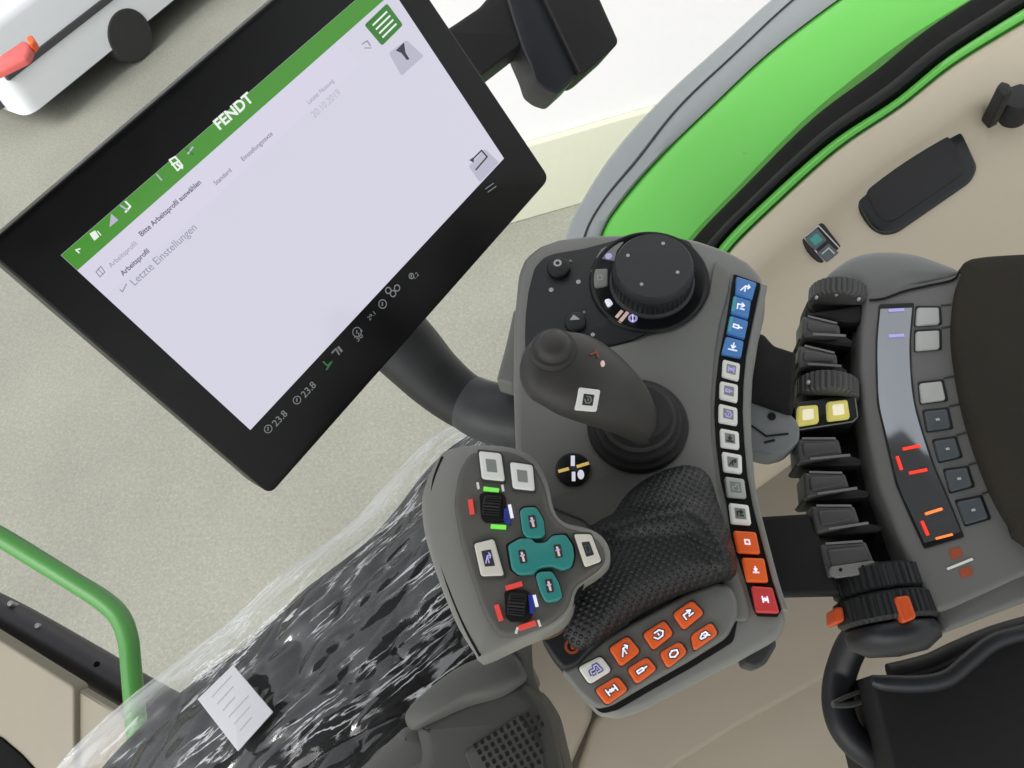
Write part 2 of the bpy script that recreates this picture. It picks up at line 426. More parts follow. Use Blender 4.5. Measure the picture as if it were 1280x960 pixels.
mdef('display_lit', (.33, .36, .42), .25, 0, var=.05, vscale=20, spec=.8)

Z = Vector((0, 0, 1))
NC = Vector((-.10, .42, .90)).normalized()
up_w = Z

# ------------------------------------------------------------------ outside: ground, wall, car
FG = Frame(0, 0, 0, Z, True, None, Vector((0, 0, 0)))
g = MB(); g.add([(-80, -60, 0), (80, -60, 0), (80, 100, 0), (-80, 100, 0)], [[0, 1, 2, 3]], 'ground'); g.build('ground', kind='structure')

wa = FG.hit(500, 314); wb = FG.hit(850, 214)
wd = (wb - wa).normalized(); wn = wd.cross(Z); wn = wn if wn.dot(CAM - wa) > 0 else -wn
FW = Frame(0, 0, 0, wn, True, wd, wa)
hc = (FW.hit(740, 153) - FG.o).z
L_ = 14.0
wt = thing('wall', 'white rendered wall with a cream base band beyond the green fender', 'wall', wa)
MB().prism(FW, [(0, hc), (L_, hc), (L_, 7), (0, 7)], -.3, 0, 'wall_white', 0).build('wall_face', wt)
MB().prism(FW, [(0, 0), (L_, 0), (L_, hc - .002), (0, hc - .002)], -.3, .03, 'wall_cream', 0.01).build('base_band', wt)

# white car seen at its rear corner, top left
FC = FG.sub(.62)
ct = thing('parked_car', 'white car parked on the concrete at the top left with a red tail lamp', 'car', FG.hit(40, 100))
c0 = FG.hit(58, 176); dA = (FG.hit(182, 72) - c0).normalized()     # along the visible side
FCAR = Frame(0, 0, 0, Z, True, dA, c0)
def cx_(pl, h0, h1, mat, b=.05): return MB().prism(FCAR, pl, h0, h1, mat, b)
Lc, Wc = 3.9, 1.65
rect = lambda x0, x1, y0, y1, r=.15: rnd([(x0, y0), (x1, y0), (x1, y1), (x0, y1)], r)
b_ = cx_(rect(0, Lc, 0, Wc, .10), .17, .70, 'car_white', .07)
b_.prism(FCAR, rect(.55, Lc - 1.5, .42, Wc - .25, .2), 1.00, 1.06, 'car_white', .03)
b_.build('body', ct)
MB().prism(FCAR, rect(.12, Lc - 1.2, .22, Wc - .05, .15), .695, 1.01, 'car_glass', .10).build('glasshouse', ct)
MB().prism(FCAR, rect(.1, Lc - .1, .12, Wc - .12, .2), .10, .20, 'car_dark', .02).build('underbody', ct)
for (x, y) in ((.86, .15), (3.1, .15), (.86, Wc - .15), (3.1, Wc - .15)):
    o = FCAR.w(x, y, .17); s_ = -1 if y == 0 else 1
    w_ = MB().lathe(o - FCAR.ey * (s_ * .16), FCAR.ey * s_, [(.02, 0), (.155, .0), (.17, .03), (.17, .11), (.155, .13), (.11, .13)], 'tyre', 32).build('wheel', ct)
    MB().lathe(o - FCAR.ey * (s_ * .16), FCAR.ey * s_, [(.105, .1), (.105, .132), (.09, .138), (.03, .128), (.01, .128)], 'bolt', 24).build('rim', w_)
MB().slab(FG.sub(.70), [(-12, 76), (30, 48), (38, 56), (33, 70), (-12, 92)], -.03, .012, 'car_red', .02, 6).build('tail_lamp', ct)
MB().prism(FCAR, rect(-.03, .20, Wc - .45, Wc - .12, .05), .52, .72, 'car_red', .03).build('tail_lamp', ct)

MB().slab(FG.sub(.70), [(31, 47), (39, 42), (43, 50), (38, 58)], -.03, .012, 'orange_plastic', .01, 3).build('indicator_lamp', ct)
sb = MB()
for (u0, v0, u1, v1_) in ((.02, .36, 3.6, .375), (.9, .02, .915, 1.5), (.06, .8, .8, .81)): sb.prism(FCAR, [(u0, v0), (u1, v0), (u1, v1_), (u0, v1_)], .69, .703, 'car_dark', 0)
sb.build('panel_gaps', ct)
MB().prism(FCAR, rect(.04, 3.7, -.012, .03, .01), .40, .44, 'car_dark', .004).build('side_moulding', ct)
MB().prism(FCAR, rect(.30, .52, .12, .24, .02), .70, .712, 'key_cyan', .004).build('sticker', ct)
MB().prism(FCAR, rect(-.05, .10, .20, Wc - .20, .04), .20, .36, 'car_dark', .02).build('bumper', ct)

# ------------------------------------------------------------------ fender outside the cab door
FF = Frame(900, 200, 1.35, (-.25, .45, .85))
FI = Frame(1000, 250, 1.02, (-.15, .45, .88))
cg0 = [(700, 420), (704, 340), (709, 292), (729, 249), (769, 188), (830, 121), (904, 54), (964, 0), (1050, -70)]
cg1 = [(722, 420), (727, 340), (733, 292), (757, 249), (798, 200), (850, 134), (917, 70), (984, 7), (1070, -65)]
cg2 = [(740, 420), (745, 340), (753, 290), (780, 248), (830, 191), (894, 129), (964, 64), (1048, 0), (1140, -62)]
cg3 = [(800, 440), (828, 350), (865, 300), (934, 228), (1018, 144), (1102, 76), (1160, 36), (1219, 0), (1310, -60)]
cg4 = [(830, 460), (868, 360), (900, 307), (951, 255), (1038, 178), (1119, 124), (1186, 70), (1280, 10), (1380, -50)]
def offs(c, w):
    out = []
    for i, p in enumerate(c):
        a, b = Vector(c[max(i - 1, 0)]), Vector(c[min(i + 1, len(c) - 1)]); d = (b - a).normalized()
        out.append((p[0] - d.y * w[i] , p[1] + d.x * w[i]))
    return out
cg4 = [tuple(p) for p in cr([(868, 360), (900, 307), (951, 255), (1038, 178), (1119, 124), (1186, 70), (1280, 10), (1380, -50)], 2)][::2]
cg5 = offs(cg4, [11, 12, 12, 11, 10, 11, 13, 13])
cg3 = offs(cg4, [-40, -31, -31, -38, -44, -44, -45, -48])
def strip(fr, a, b, h, na=40):
    """surface between two photo curves, heights from h (list of (t, h))"""
    A = cr(a, 6); B = cr(b, 6); rows = []
    for t, hh in h:
        rows.append([fr.hit(p.x * (1 - t) + q.x * t, p.y * (1 - t) + q.y * t, hh) for p, q in zip(A, B)])
    return rows
cg3f = [(800, 440), (828, 350), (865, 300), (934, 228), (1018, 144), (1102, 76), (1160, 36), (1219, 0), (1310, -60)]
ft = thing('rear_fender', 'bright green tractor fender with a grey plastic edge outside the cab door', 'fender', FF.hit(900, 250) - Vector((0, 0, .3)))
MB().sheet(strip(FF, cg2, cg3f, [(0, .0), (.05, .010), (.2, .013), (.4, .016), (.6, .018), (.8, .019), (.95, .017), (1.01, .008), (1.04, -.02)]), 'fender_green', .012, FF.n).build('fender_skin', ft, ang=60)
MB().sheet(strip(FF, cg0, cg1, [(0, -.03), (.04, .0), (.12, .01), (.88, .012), (.97, .006), (1.0, -.004)]), 'fender_gray', .012, FF.n).build('edge_trim', ft, ang=60)
MB().sheet(strip(FF, cg1, cg2, [(-.01, .004), (.06, .010), (.8, .010), (.97, .006), (1.03, -.01)]), 'fender_gray', .012, FF.n).build('inner_trim', ft, ang=60)
# door sill seals + inner green lip belong to the cab frame
dt = thing('door_frame', 'black rubber door seal with a thin green lip along the beige side panel', 'door frame', FI.hit(950, 280) - Vector((0, 0, .1)))
mid = [((a[0] * .45 + b[0] * .55), (a[1] * .45 + b[1] * .55)) for a, b in zip(cg3, cg4)]
MB().sheet(strip(FI, cg3, mid, [(0.04, -.09), (.1, -.07), (.5, -.05), (1, -.03)]), 'seal', .01, FI.n).build('seal_channel', dt, ang=60)
MB().sheet(strip(FI, mid, cg4, [(0, -.03), (.1, -.012), (.35, .0), (.65, .001), (.9, -.008), (1, -.02)]), 'seal_soft', .02, FI.n).build('rubber_seal', dt, ang=70)
MB().sheet(strip(FI, cg4, cg5, [(0, -.02), (.06, .0), (.5, .006), (.9, .004), (1.0, -.004)]), 'fender_green', .012, FI.n).build('green_lip', dt, ang=60)

# ------------------------------------------------------------------ beige cab side panel
pt_ = thing('side_panel', 'beige moulded cab side panel behind the armrest with a dark flap box and switch', 'panel', FI.hit(1150, 300) - Vector((0, 0, .2)))
edge = cr([(p[0] + .6, p[1] + .8) for p in [(850, 480)] + cg5 + [(1600, -170)]], 6)
inner = cr([(930, 620), (1010, 560), (1060, 500), (1150, 440), (1240, 380), (1330, 320), (1440, 320), (1580, 360), (1760, 420), (2000, 500)], 6)
rows = []
for t, hh in [(0, -.012), (.01, .002), (.035, .010), (.10, .014), (.17, .010), (.23, -.006), (.30, -.022), (.42, -.03), (.6, -.045), (.8, -.07), (1, -.10)]:
    rows.append([FI.hit(p.x * (1 - t) + q.x * t, p.y * (1 - t) + q.y * t, hh) for p, q in zip(edge, inner)])
panel_mb = MB().sheet([cr([tuple(x) for x in c], 3) for c in zip(*rows)], 'beige', .01, FI.n)
ptree = panel_mb.tree()
panel_mb.build('panel_shell', pt_, ang=80)
FB2 = FI.sub(-.03)
FB3 = frame_on(ptree, 1140, 222).sub(-.004); FB4 = frame_on(ptree, 1028, 305).sub(-.003); FB5 = frame_on(ptree, 1250, 130)
bx = MB().slab(FB3, [(1063, 238), (1076, 214), (1170, 153), (1188, 151), (1204, 165), (1224, 208), (1216, 226), (1122, 291), (1104, 293), (1090, 284)], -.02, .012, 'gloss_black', .005, 8).build('flap_box', pt_)
MB().slab(FB3, [(1082, 240), (1090, 222), (1172, 168), (1184, 168), (1194, 178), (1208, 206), (1204, 218), (1118, 276), (1107, 276), (1099, 270)], .010, .0145, 'matte_black', .003, 8).build('flap_lid', bx)
sw = MB().slab(FB4, [(998, 296), (1021, 276), (1030, 278), (1056, 312), (1055, 319), (1036, 334), (1028, 333)], -.02, .009, 'matte_black', .003, 4)
sw.slab(FB4, [(1007, 298), (1022, 285), (1034, 300), (1019, 313)], .006, .0115, 'key_steel', .001, 2)
sw.slab(FB4, [(1022, 316), (1036, 304), (1049, 316), (1034, 328)], .006, .0115, 'key_steel', .001, 2)
for q in ([(1005, 297), (1023, 282), (1052, 313), (1034, 330), (1005, 297)],): sw.line(FB4, q, 1.6, .0098, 'print_white')
sw.slab(FB4, [(1012, 299), (1021, 291), (1029, 300), (1019, 307)], .0115, .0121, 'key_teal', .0003, 2)
sw.line(FB4, [(1028, 317), (1036, 310), (1043, 317)], 1.6, .0121, 'key_dim')
sw.build('rocker_switch', pt_)
kn = MB()
kc = FI.hit(1267, 130, -.005)
kn.lathe(kc - FI.n * .03, FI.n, [(.023, 0), (.023, .040), (.021, .044), (.01, .045), (.001, .045)], 'matte_black', 40)
kn.slab(FI, [(1246, 108), (1252, 101), (1262, 104), (1268, 114), (1256, 120)], -.01, .045, 'matte_black', .002, 3)
kn.build('hook_cap', pt_)

# lower beige trim under the consoles
FL = Frame(880, 850, .96, (-.12, .35, .93))
lt = thing('floor_trim', 'beige plastic floor trim beneath the control console and armrest', 'trim', FL.hit(880, 880) - Vector((0, 0, .12)))
MB().slab(FL.sub(-.02), [(640, 520), (900, 500), (1120, 440), (1900, 380), (1900, 1150), (640, 1150), (520, 860)], -.03, 0, 'beige_floor_shaded', .004, 20).build('trim_floor', lt)
MB().slab(FL, [(740, 900), (990, 700), (1120, 740), (1036, 846), (930, 905), (838, 962), (760, 1060), (690, 1060)], -.019, .012, 'beige_floor_shaded', .008, 12).build('trim_raised_panel', lt)
MB().slab(FL.sub(.02), [(648, 640), (700, 660), (720, 800), (741, 893), (708, 968), (680, 1050), (600, 1050), (640, 820)], -.038, .016, 'beige_floor_shaded', .010, 12).build('trim_side_cheek', lt)

# ------------------------------------------------------------------ lower left: sill, beige footwell, green handrail
FS0 = Frame(80, 820, 1.45, (-.1, .5, .85))
st = thing('door_sill', 'dark grey bolted sill tube crossing the lower left corner', 'sill', FS0.hit(60, 830) - Vector((0, 0, .1)))
MB().tube([FS0.hit(-120, 712, 0), FS0.hit(0, 768, 0), FS0.hit(106, 828, 0), (FS0.hit(190, 878, 0)), FS0.hit(300, 935, 0)], FS0.m(60, 800, 23), 'sill', 20).build('sill_tube', st)
MB().slab(FS0, [(-60, 766), (0, 792), (60, 826), (150, 884), (200, 915), (196, 935), (140, 895), (60, 842), (0, 806), (-60, 782)], -.05, -.005, 'seal', .003, 2).build('sill_seal', st)
for (x, y) in ((12, 754), (46, 782), (120, 830)):
    MB().disc(FS0, x, y, 3.6, -.005, FS0.m(60, 800, 22) + .002, 'bolt' if x in (12, 46, 134) else 'seal', .001).build('bolt', st)
FFW = Frame(60, 900, 1.30, (-.3, .2, .93))
fw = thing('footwell_panel', 'beige footwell panel with a vertical seam in the lower left corner', 'panel', FFW.hit(60, 930) - Vector((0, 0, .1)))
MB().slab(FFW, [(-140, 712), (0, 800), (60, 838), (92, 858), (92, 1040), (-140, 1040)], -.03, .0, 'beige_foot_shaded', .004, 6).build('panel_left', fw)
MB().slab(FFW, [(94, 859), (150, 892), (260, 960), (260, 1040), (94, 1040)], -.03, -.012, 'beige_foot_shaded', .004, 3).build('panel_right', fw)
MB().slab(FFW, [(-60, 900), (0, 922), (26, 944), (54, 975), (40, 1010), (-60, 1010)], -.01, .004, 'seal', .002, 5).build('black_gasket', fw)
FH = Frame(120, 760, 1.15, (0, .4, .9))
rp = [(-160, 585), (-60, 640), (0, 671), (53, 703), (95, 729), (128, 750), (149, 770), (160, 798), (164, 835), (168, 880), (176, 960)]
hr = MB().tube([FH.hit(x, y, 0) for x, y in rp], [FH.m(100, 740, r) for r in (13.5, 13, 12.5, 12.2, 12, 12.5, 12.5, 12.2, 12, 12, 12)], 'rail_green', 20).build('handrail', label='bright green bent tube handrail in front of the bare concrete')
hr['category'] = 'handrail'

# ------------------------------------------------------------------ wrapped cushion
FBO = Frame(380, 800, .80, (-.25, .45, .86))
Lc_ = [(30, 1010), (78, 960), (106, 928), (152, 886), (212, 840), (280, 790), (319, 755), (354, 723), (430, 668), (478, 618), (520, 570), (570, 535), (640, 520)]
Rc_ = [(420, 1060), (470, 1030), (500, 985), (530, 950), (570, 900), (600, 860), (620, 820), (630, 790), (650, 740), (660, 700), (670, 660), (680, 620), (700, 600)]
def bolster(nu, nv, fn, ins=0.0, dh=0.0, H=.075):
    A = cr(Lc_, nu); B = cr(Rc_, nu); rows = []
    for i, (p, q) in enumerate(zip(A, B)):
        row = []
        for j in range(nv + 1):
            v = ins + (1 - ins * .5) * j / nv if ins else j / nv
            x = p.x * (1 - v) + q.x * v; y = p.y * (1 - v) + q.y * v
            hh = H * math.sin(math.pi * min(1, .06 + v * .72)) - .05 + dh
            w = FBO.hit(x, y, hh - 0)
            row.append(w + FBO.n * fn(w, v, i / (len(A) - 1)))
        rows.append(row)
    return rows
def cush(w, v, u): return noise.fractal(w * 9, 1, 2, 3) * .004 + (-.05 if v < .12 else 0) * (1 - v / .12)
cu = MB().sheet(bolster(3, 40, cush, .055, 0), 'cushion', .06, FBO.n).build('seat_cushion', label='black seat cushion wrapped under clear crumpled plastic film', ang=80)
cu['category'] = 'cushion'
axd = (FBO.hit(560, 560) - FBO.hit(100, 940)).normalized(); axp = FBO.n.cross(axd)
def ridged(p): return 1 - abs(noise.noise(p)) * 2
def wr(w, v, u):
    a = w.dot(axd); b = w.dot(axp)
    ww = noise.noise(Vector((a * 6, b * 6, 2.2))) * .5
    k = abs(noise.noise(Vector((a * 4 + ww, b * 17 + ww, 1.3)))) * .016 + abs(noise.noise(Vector((a * 15 + b * 10, b * 38 - a * 8, 5.1)))) * .0100
    k += abs(noise.noise(Vector((a * 40 - b * 20, b * 70, 3.1)))) * .0018
    return k * min(1, .25 + v * 9) + .007
film_mb = MB().sheet(bolster(26, 150, wr, 0, 0), 'film')
ftree = film_mb.tree()
fo = film_mb.build('plastic_film', label='clear crumpled plastic film wrapped around the black cushion at bottom left', ang=180, fixn=False)
fo['category'] = 'plastic film'
fc_ = WO[fo.name]; nv_ = 151
for nm in ('along', 'across'):
    ul = fo.data.uv_layers.new(name=nm)
    for lp in fo.data.loops:
        k = lp.vertex_index; w_ = film_mb.v[k]
        ul.data[lp.index].uv = (w_.dot(axd), w_.dot(axp)) if nm == 'along' else ((k % nv_) / 150, 0)
# white paper card
FCd = frame_on(ftree, 295, 885, .7, FBO.n).sub(.012)
cm = MB().slab(FCd, [(291, 831), (341, 890), (297, 939), (247, 874)], -.0006, .0004, 'card', .0002, 1)
for k in range(6):
    x0, y0 = 262 + k * 7, 872 + k * 8.4
    cm.line(FCd, [(x0 + 3, y0 - 1), (x0 + 27 - (k % 3) * 5, y0 - 27 + (k % 3) * 5)], 1.3, .0006, 'print_card', .0002)
cdo = cm.build('paper_tag', label='white paper tag lying on the plastic film'); cdo['category'] = 'tag'

# ------------------------------------------------------------------ vent housing at the bottom
FV = Frame(600, 890, .58, (-.15, .40, .90))
vt = thing('vent_housing', 'dark grey plastic housing with a black slotted grille at the bottom edge', 'housing', FV.hit(600, 900) - Vector((0, 0, .1)))
MB().slab(FV, [(500, 1040), (524, 940), (514, 906), (540, 885), (600, 858), (640, 848), (662, 856), (684, 890), (700, 960), (710, 1040)], -.10, 0, 'vent', .012, 14).build('housing_body', vt)
MB().dome(FV, cr([(508, 890), (540, 858), (577, 832), (612, 819), (640, 815), (652, 830), (656, 850), (630, 872), (585, 885), (540, 905), (514, 912)], 4, True), -.09, -.004, .014, 'vent_light', c=(590, 862), n=8).build('housing_shoulder', vt, ang=60)
MB().slab(FV.sub(-.03), [(420, 985), (505, 905), (560, 930), (560, 1040), (380, 1040)], -.06, 0, 'vent_light', .01, 10).build('housing_wing', vt)
gr = MB()
gr.slab(FV, [(580, 940), (650, 893), (676, 930), (684, 980), (600, 985)], -.004, .0012, 'vent', .001, 5)
for i in range(10):
    for j in range(8):
        x = 594 + i * 8.2 + j * 5.0; y = 932 - i * 4.8 + j * 8.2
        if x > 678 or y < 893 or (x < 600 and y > 960): continue
        gr.slab(FV, [(x - 3.0, y - 1.8), (x + .8, y - 3.8), (x + 3.0, y + 1.8), (x - .8, y + 3.8)], .0012, .0018, 'void', 0, 1)
gr.build('grille', vt)
MB().tube([FV.hit(648, 800, -.01), FV.hit(652, 850, -.02), FV.hit(672, 900, -.03), FV.hit(690, 960, -.03), FV.hit(700, 1020, -.03)], .010, 'vent', 12).build('side_rib', vt)

# ------------------------------------------------------------------ main control console
F1 = Frame(800, 500, .52, NC)
F1n = F1.n
cons = thing('control_console', 'grey control console with rotary dial, small joystick and rows of lit keys', 'control console', F1.hit(800, 600, -.12))
OUT = [(641, 480), (642, 400), (648, 340), (656, 321), (674, 306), (700, 297), (740, 292), (800, 291), (870, 298), (908, 311), (935, 325), (951, 342), (958, 362), (957, 392), (949, 425), (942, 470), (940, 510), (941, 550), (945, 600), (951, 640), (963, 690), (981, 760), (984, 778), (976, 796), (925, 824), (850, 862), (805, 886), (775, 896), (748, 892), (725, 868), (704, 838), (672, 790), (650, 700), (644, 560)]
body = MB().slab(F1, OUT, -.028, 0, 'console_lip', .0045, 6)
ctree = body.tree(); body.build('console_body', cons, ang=45)
MB().slab(F1.sub(-.028), [(664, 420), (672, 350), (900, 340), (930, 380), (922, 500), (930, 640), (955, 760), (900, 800), (780, 850), (740, 840), (690, 740), (664, 560)], -.05, .002, 'console_dark', 0, 10).build('console_underside', cons)
# left flank wedge
MB().slab(F1.sub(-.02), [(642, 385), (632, 430), (620, 474), (640, 480), (660, 470), (660, 390)], -.02, 0, 'console_lip', .003, 4).build('console_flank', cons)
MB().slab(F1.sub(-.03), [(925, 815), (968, 792), (972, 806), (958, 830), (945, 836), (930, 832)], -.015, 0, 'console_dark', .003, 4).build('console_foot', cons)
# raised face plate inside the lip
FACE = [(650, 480), (652, 436), (700, 440), (756, 434), (800, 424), (850, 400), (884, 372), (892, 330), (896, 326), (906, 332), (914, 342), (910, 370), (900, 405), (893, 450), (889, 500), (890, 550), (896, 600), (905, 650), (918, 700), (938, 760), (936, 776), (912, 776), (900, 720), (780, 700), (728, 650), (690, 635), (652, 640), (650, 560)]
MB().slab(F1, FACE, -.002, .0022, 'console', .0016, 6).build('face_plate', cons)
# recessed button channel
chL = [(917, 342), (908, 400), (899, 445), (895, 480), (893, 515), (895, 552), (901, 599), (908, 628), (915, 675), (932, 727), (942, 762)]
chR = [(951, 354), (942, 395), (932, 444), (929, 480), (928, 515), (930, 552), (934, 595), (940, 628), (952, 675), (966, 727), (977, 762)]
CH = chL + [(947, 770), (972, 771)] + chR[::-1]
MB().slab(F1, CH, -.002, .0012, 'void', .0004, 2).build('key_channel', cons)
lipR = [(p[0] + 1, p[1]) for p in chR] + [(p[0] + 9, p[1] + 2) for p in chR[::-1]]
MB().slab(F1, lipR, -.002, .0035, 'console_lip', .0014, 2).build('channel_rim', cons)

def lerp2(a, b, t): return (a[0] + (b[0] - a[0]) * t, a[1] + (b[1] - a[1]) * t)
def quv(q, u, v): return lerp2(lerp2(q[0], q[1], u), lerp2(q[3], q[2], u), v)
def scq(q, s, sv=None):
    sv = sv or s
    return [quv(q, .5 + (a - .5) * s, .5 + (b - .5) * sv) for a, b in ((0, 0), (1, 0), (1, 1), (0, 1))]
def glyph(mb, fr, q, strokes, w, h, mat):
    for s_ in strokes: mb.line(fr, [quv(q, u, v) for u, v in s_], w, h, mat, .0002)
ICON = {
    'tractor': [[(.1, .75), (.15, .45), (.5, .45), (.55, .15), (.8, .15), (.85, .75)], [(.2, .8), (.35, .8)], [(.6, .85), (.9, .85)]],
    'turn': [[(.15, .8), (.15, .3), (.75, .3)], [(.55, .1), (.8, .3), (.55, .5)], [(.45, .7), (.85, .7)]],
    'drop': [[(.5, .1), (.5, .6)], [(.3, .4), (.5, .65), (.7, .4)], [(.1, .85), (.9, .85)]],
    'cyl': [[(.1, .35), (.6, .35), (.6, .65), (.1, .65), (.1, .35)], [(.6, .5), (.95, .5)]],
    'pto': [[(.3, .15), (.7, .15), (.9, .5), (.7, .85), (.3, .85), (.1, .5)], [(.5, .4), (.5, .6)]],
    'lift': [[(.1, .85), (.5, .3), (.9, .3)], [(.5, .3), (.5, .85)], [(.75, .1), (.9, .3), (.75, .5)]],
    'diff': [[(.15, .15), (.15, .85)], [(.85, .15), (.85, .85)], [(.15, .5), (.4, .5)], [(.6, .5), (.85, .5)], [(.4, .35), (.6, .65)], [(.4, .65), (.6, .35)]],
    'box': [[(.2, .2), (.8, .2), (.8, .8), (.2, .8), (.2, .2)]],
    'plus': [[(.5, .15), (.5, .85)], [(.15, .5), (.85, .5)]],
    'arr': [[(.2, .5), (.8, .5), (.55, .2)], [(.8, .5), (.55, .8)]],
    'z': [[(.2, .15), (.8, .15), (.25, .85), (.8, .85)]],
    'n': [[(.15, .85), (.2, .2), (.8, .8), (.85, .15)]],
    'w': [[(.1, .8), (.3, .2), (.5, .7), (.7, .2), (.9, .8)]],
    'h': [[(.25, .1), (.25, .9)], [(.75, .1), (.75, .9)], [(.25, .5), (.75, .5)]],
    'c': [[(.8, .25), (.5, .1), (.2, .35), (.2, .65), (.5, .9), (.8, .75)]],
    'o': [[(.5, .1), (.85, .35), (.8, .75), (.45, .9), (.15, .6), (.2, .3), (.5, .1)]],
    'a': [[(.15, .85), (.5, .1), (.85, .85)], [(.3, .6), (.7, .6)]],
    'r': [[(.2, .9), (.2, .15), (.7, .15), (.75, .45), (.25, .5), (.8, .9)]],
    'u': [[(.15, .2), (.15, .8), (.5, .9), (.85, .7), (.85, .15)], [(.4, .25), (.6, .5)]],
    'i': [[(.3, .2), (.7, .2)], [(.5, .2), (.5, .8)], [(.3, .8), (.7, .8)]],
    'q': [[(.2, .5), (.4, .2), (.7, .25), (.8, .55), (.55, .8), (.25, .7), (.2, .5)], [(.5, .5), (.9, .9)]],
    'g': [[(.85, .2), (.3, .15), (.15, .5), (.35, .85), (.8, .8), (.8, .5), (.5, .5)]],
}
def key(fr, q, h0, h1, mat, parent, inner=None, icon=None, imat='print_dark', b=.0012, r=3, s=.52, iw=1.6, isc=None, rim=None, name='key', lab=None):
    m = MB()
    if rim: m.slab(fr, scq(q, 1.12), h0, h1 - .0012, rim, .0006, r)
    m.slab(fr, q, h0, h1, mat, b, r)
    if inner: m.slab(fr, scq(q, s), h1 - .0003, h1 + .0001, inner, 0, 1)
    if icon: glyph(m, fr, scq(q, isc or s * .8), ICON[icon], iw, h1 + .0003, imat)
    return m.build(name, parent, label=lab)

K = [([(920.6, 345), (946, 353), (940.5, 374), (919.5, 367.5)], 'key_blue', 'lift'), ([(917, 369), (939, 376), (935.6, 397.5), (913.8, 390.6)], 'key_blue', 'turn'),
     ([(912.5, 394), (935.6, 401), (931, 422.5), (908.8, 415.6)], 'key_blue', 'cyl'), ([(907.5, 420), (930, 426), (926.6, 446), (902, 441)], 'key_blue', 'drop')]
for k, (q, m, ic) in enumerate(K):
    mm = MB(); mm.slab(F1, q, .001, .0048, m, .001, 2.5)
    if k in (1, 2): mm.line(F1, [quv(q, .12, .12), quv(q, .10, .85)], 4, .0051, 'key_cyan')
    glyph(mm, F1, scq(q, .55), ICON[ic], 1.7, .0052, 'glow_white'); mm.build('key', cons, label='blue lit key')
W7 = [[(904, 448.4), (925.6, 454), (923.8, 474.7), (902.8, 469)], [(900.3, 475.6), (922.8, 480.3), (922.3, 501.9), (899.8, 496.3)],
      [(899, 503.8), (922, 509.4), (922.3, 530.5), (898.6, 526.3)], [(900.3, 534.6), (923.8, 539.3), (924.7, 560.5), (901.3, 557.2)],
      [(902.8, 563.8), (927.5, 568.4), (928, 591), (905, 588)], [(906, 595), (930.5, 598.4), (933.5, 622), (909, 620)], [(911.6, 628), (936, 631), (939.7, 655.3), (914.4, 653.4)]]
for k, q in enumerate(W7):
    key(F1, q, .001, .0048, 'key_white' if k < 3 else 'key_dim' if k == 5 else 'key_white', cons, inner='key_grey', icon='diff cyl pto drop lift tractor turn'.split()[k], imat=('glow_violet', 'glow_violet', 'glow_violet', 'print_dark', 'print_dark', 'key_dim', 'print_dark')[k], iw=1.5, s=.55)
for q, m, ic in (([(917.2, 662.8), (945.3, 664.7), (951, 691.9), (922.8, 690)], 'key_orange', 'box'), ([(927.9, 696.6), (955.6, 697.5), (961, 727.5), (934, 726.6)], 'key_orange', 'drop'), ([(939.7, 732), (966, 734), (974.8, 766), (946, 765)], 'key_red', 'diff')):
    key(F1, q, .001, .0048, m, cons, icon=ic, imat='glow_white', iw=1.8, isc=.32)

# black upper inlay with dial
INL = [(656, 420), (657, 394), (660.5, 363), (668, 334), (680, 321), (694, 316), (729, 310), (756, 303), (778, 297), (820, 290), (862, 300), (879, 328), (880, 356), (866, 384), (832, 404), (806, 416), (790, 424), (756, 433), (715, 446), (680, 450), (657, 445)]
MB().slab(F1, INL, -.002, .0032, 'soft_black', .0012, 6).build('black_inlay', cons)
dl = F1.loc(811, 352, .003); k_ = F1.m(811, 352, 1)
MB().lathe(F1.w(dl[0], dl[1], .003), F1n, [(.0385, -.002), (.0405, .0006), (.0395, .0022), (.0375, .0024), (.036, .0010), (.001, .0008)], 'gloss_black', 64).build('dial_well', cons, ang=50)
dh = .026; cl = F1.loc(817, 331, dh)
kn_ = MB().lathe(F1.w(cl[0], cl[1], 0), F1n, [(.0285, .003), (.0285, .006), (.0268, .0075), (.0262, .020), (.0258, .024), (.0245, dh), (.001, dh + .0003)], 'knob_top', 64).build('rotary_dial', cons, ang=35)
rt = MB().lathe(F1.w(cl[0], cl[1], 0), F1n, [(.0272, .0078), (.0272, .0190), (.0266, .0195)], 'matte_black', 192, rib=.0010, ribn=48).build('grip_ring', kn_, ang=50)
for x, y in ((785, 319), (829, 304), (847, 340), (802, 355)):
    MB().disc(F1, x, y, 2.3, dh, dh + .0006, 'print_white', .0001, seg=12).build('index_dot', kn_)
ic = MB()
ic.slab(F1, [(745, 322), (752, 311), (768, 303), (780, 302), (771, 314), (768, 326)], .003, .0046, 'key_grey', .0003, 1); ic.disc(F1, 761, 320, 4.5, .003, .005, 'glow_violet')
ic.build('lit_symbol', cons)
key(F1, [(738, 336), (760, 335), (760, 357), (742, 360)], .002, .0052, 'key_grey', cons, icon='box', imat='key_dim', iw=1.2, name='lit_symbol')
key(F1, [(755, 374), (762, 372), (767, 379), (760, 384)], .002, .0052, 'glow_white', cons, name='lit_symbol')
ic = MB(); ic.line(F1, [(771, 396), (777, 389)], 4, .0052, 'glow_pink'); ic.line(F1, [(775, 402), (784, 391)], 4.5, .0052, 'glow_pink'); ic.build('lit_symbol', cons)
ic = MB(); ic.ring2(F1, 791, 398, 3, 6, .005, 'glow_violet'); ic.line(F1, [(791, 393), (791, 402)], 1.5, .0055, 'glow_white'); ic.build('lit_symbol', cons)
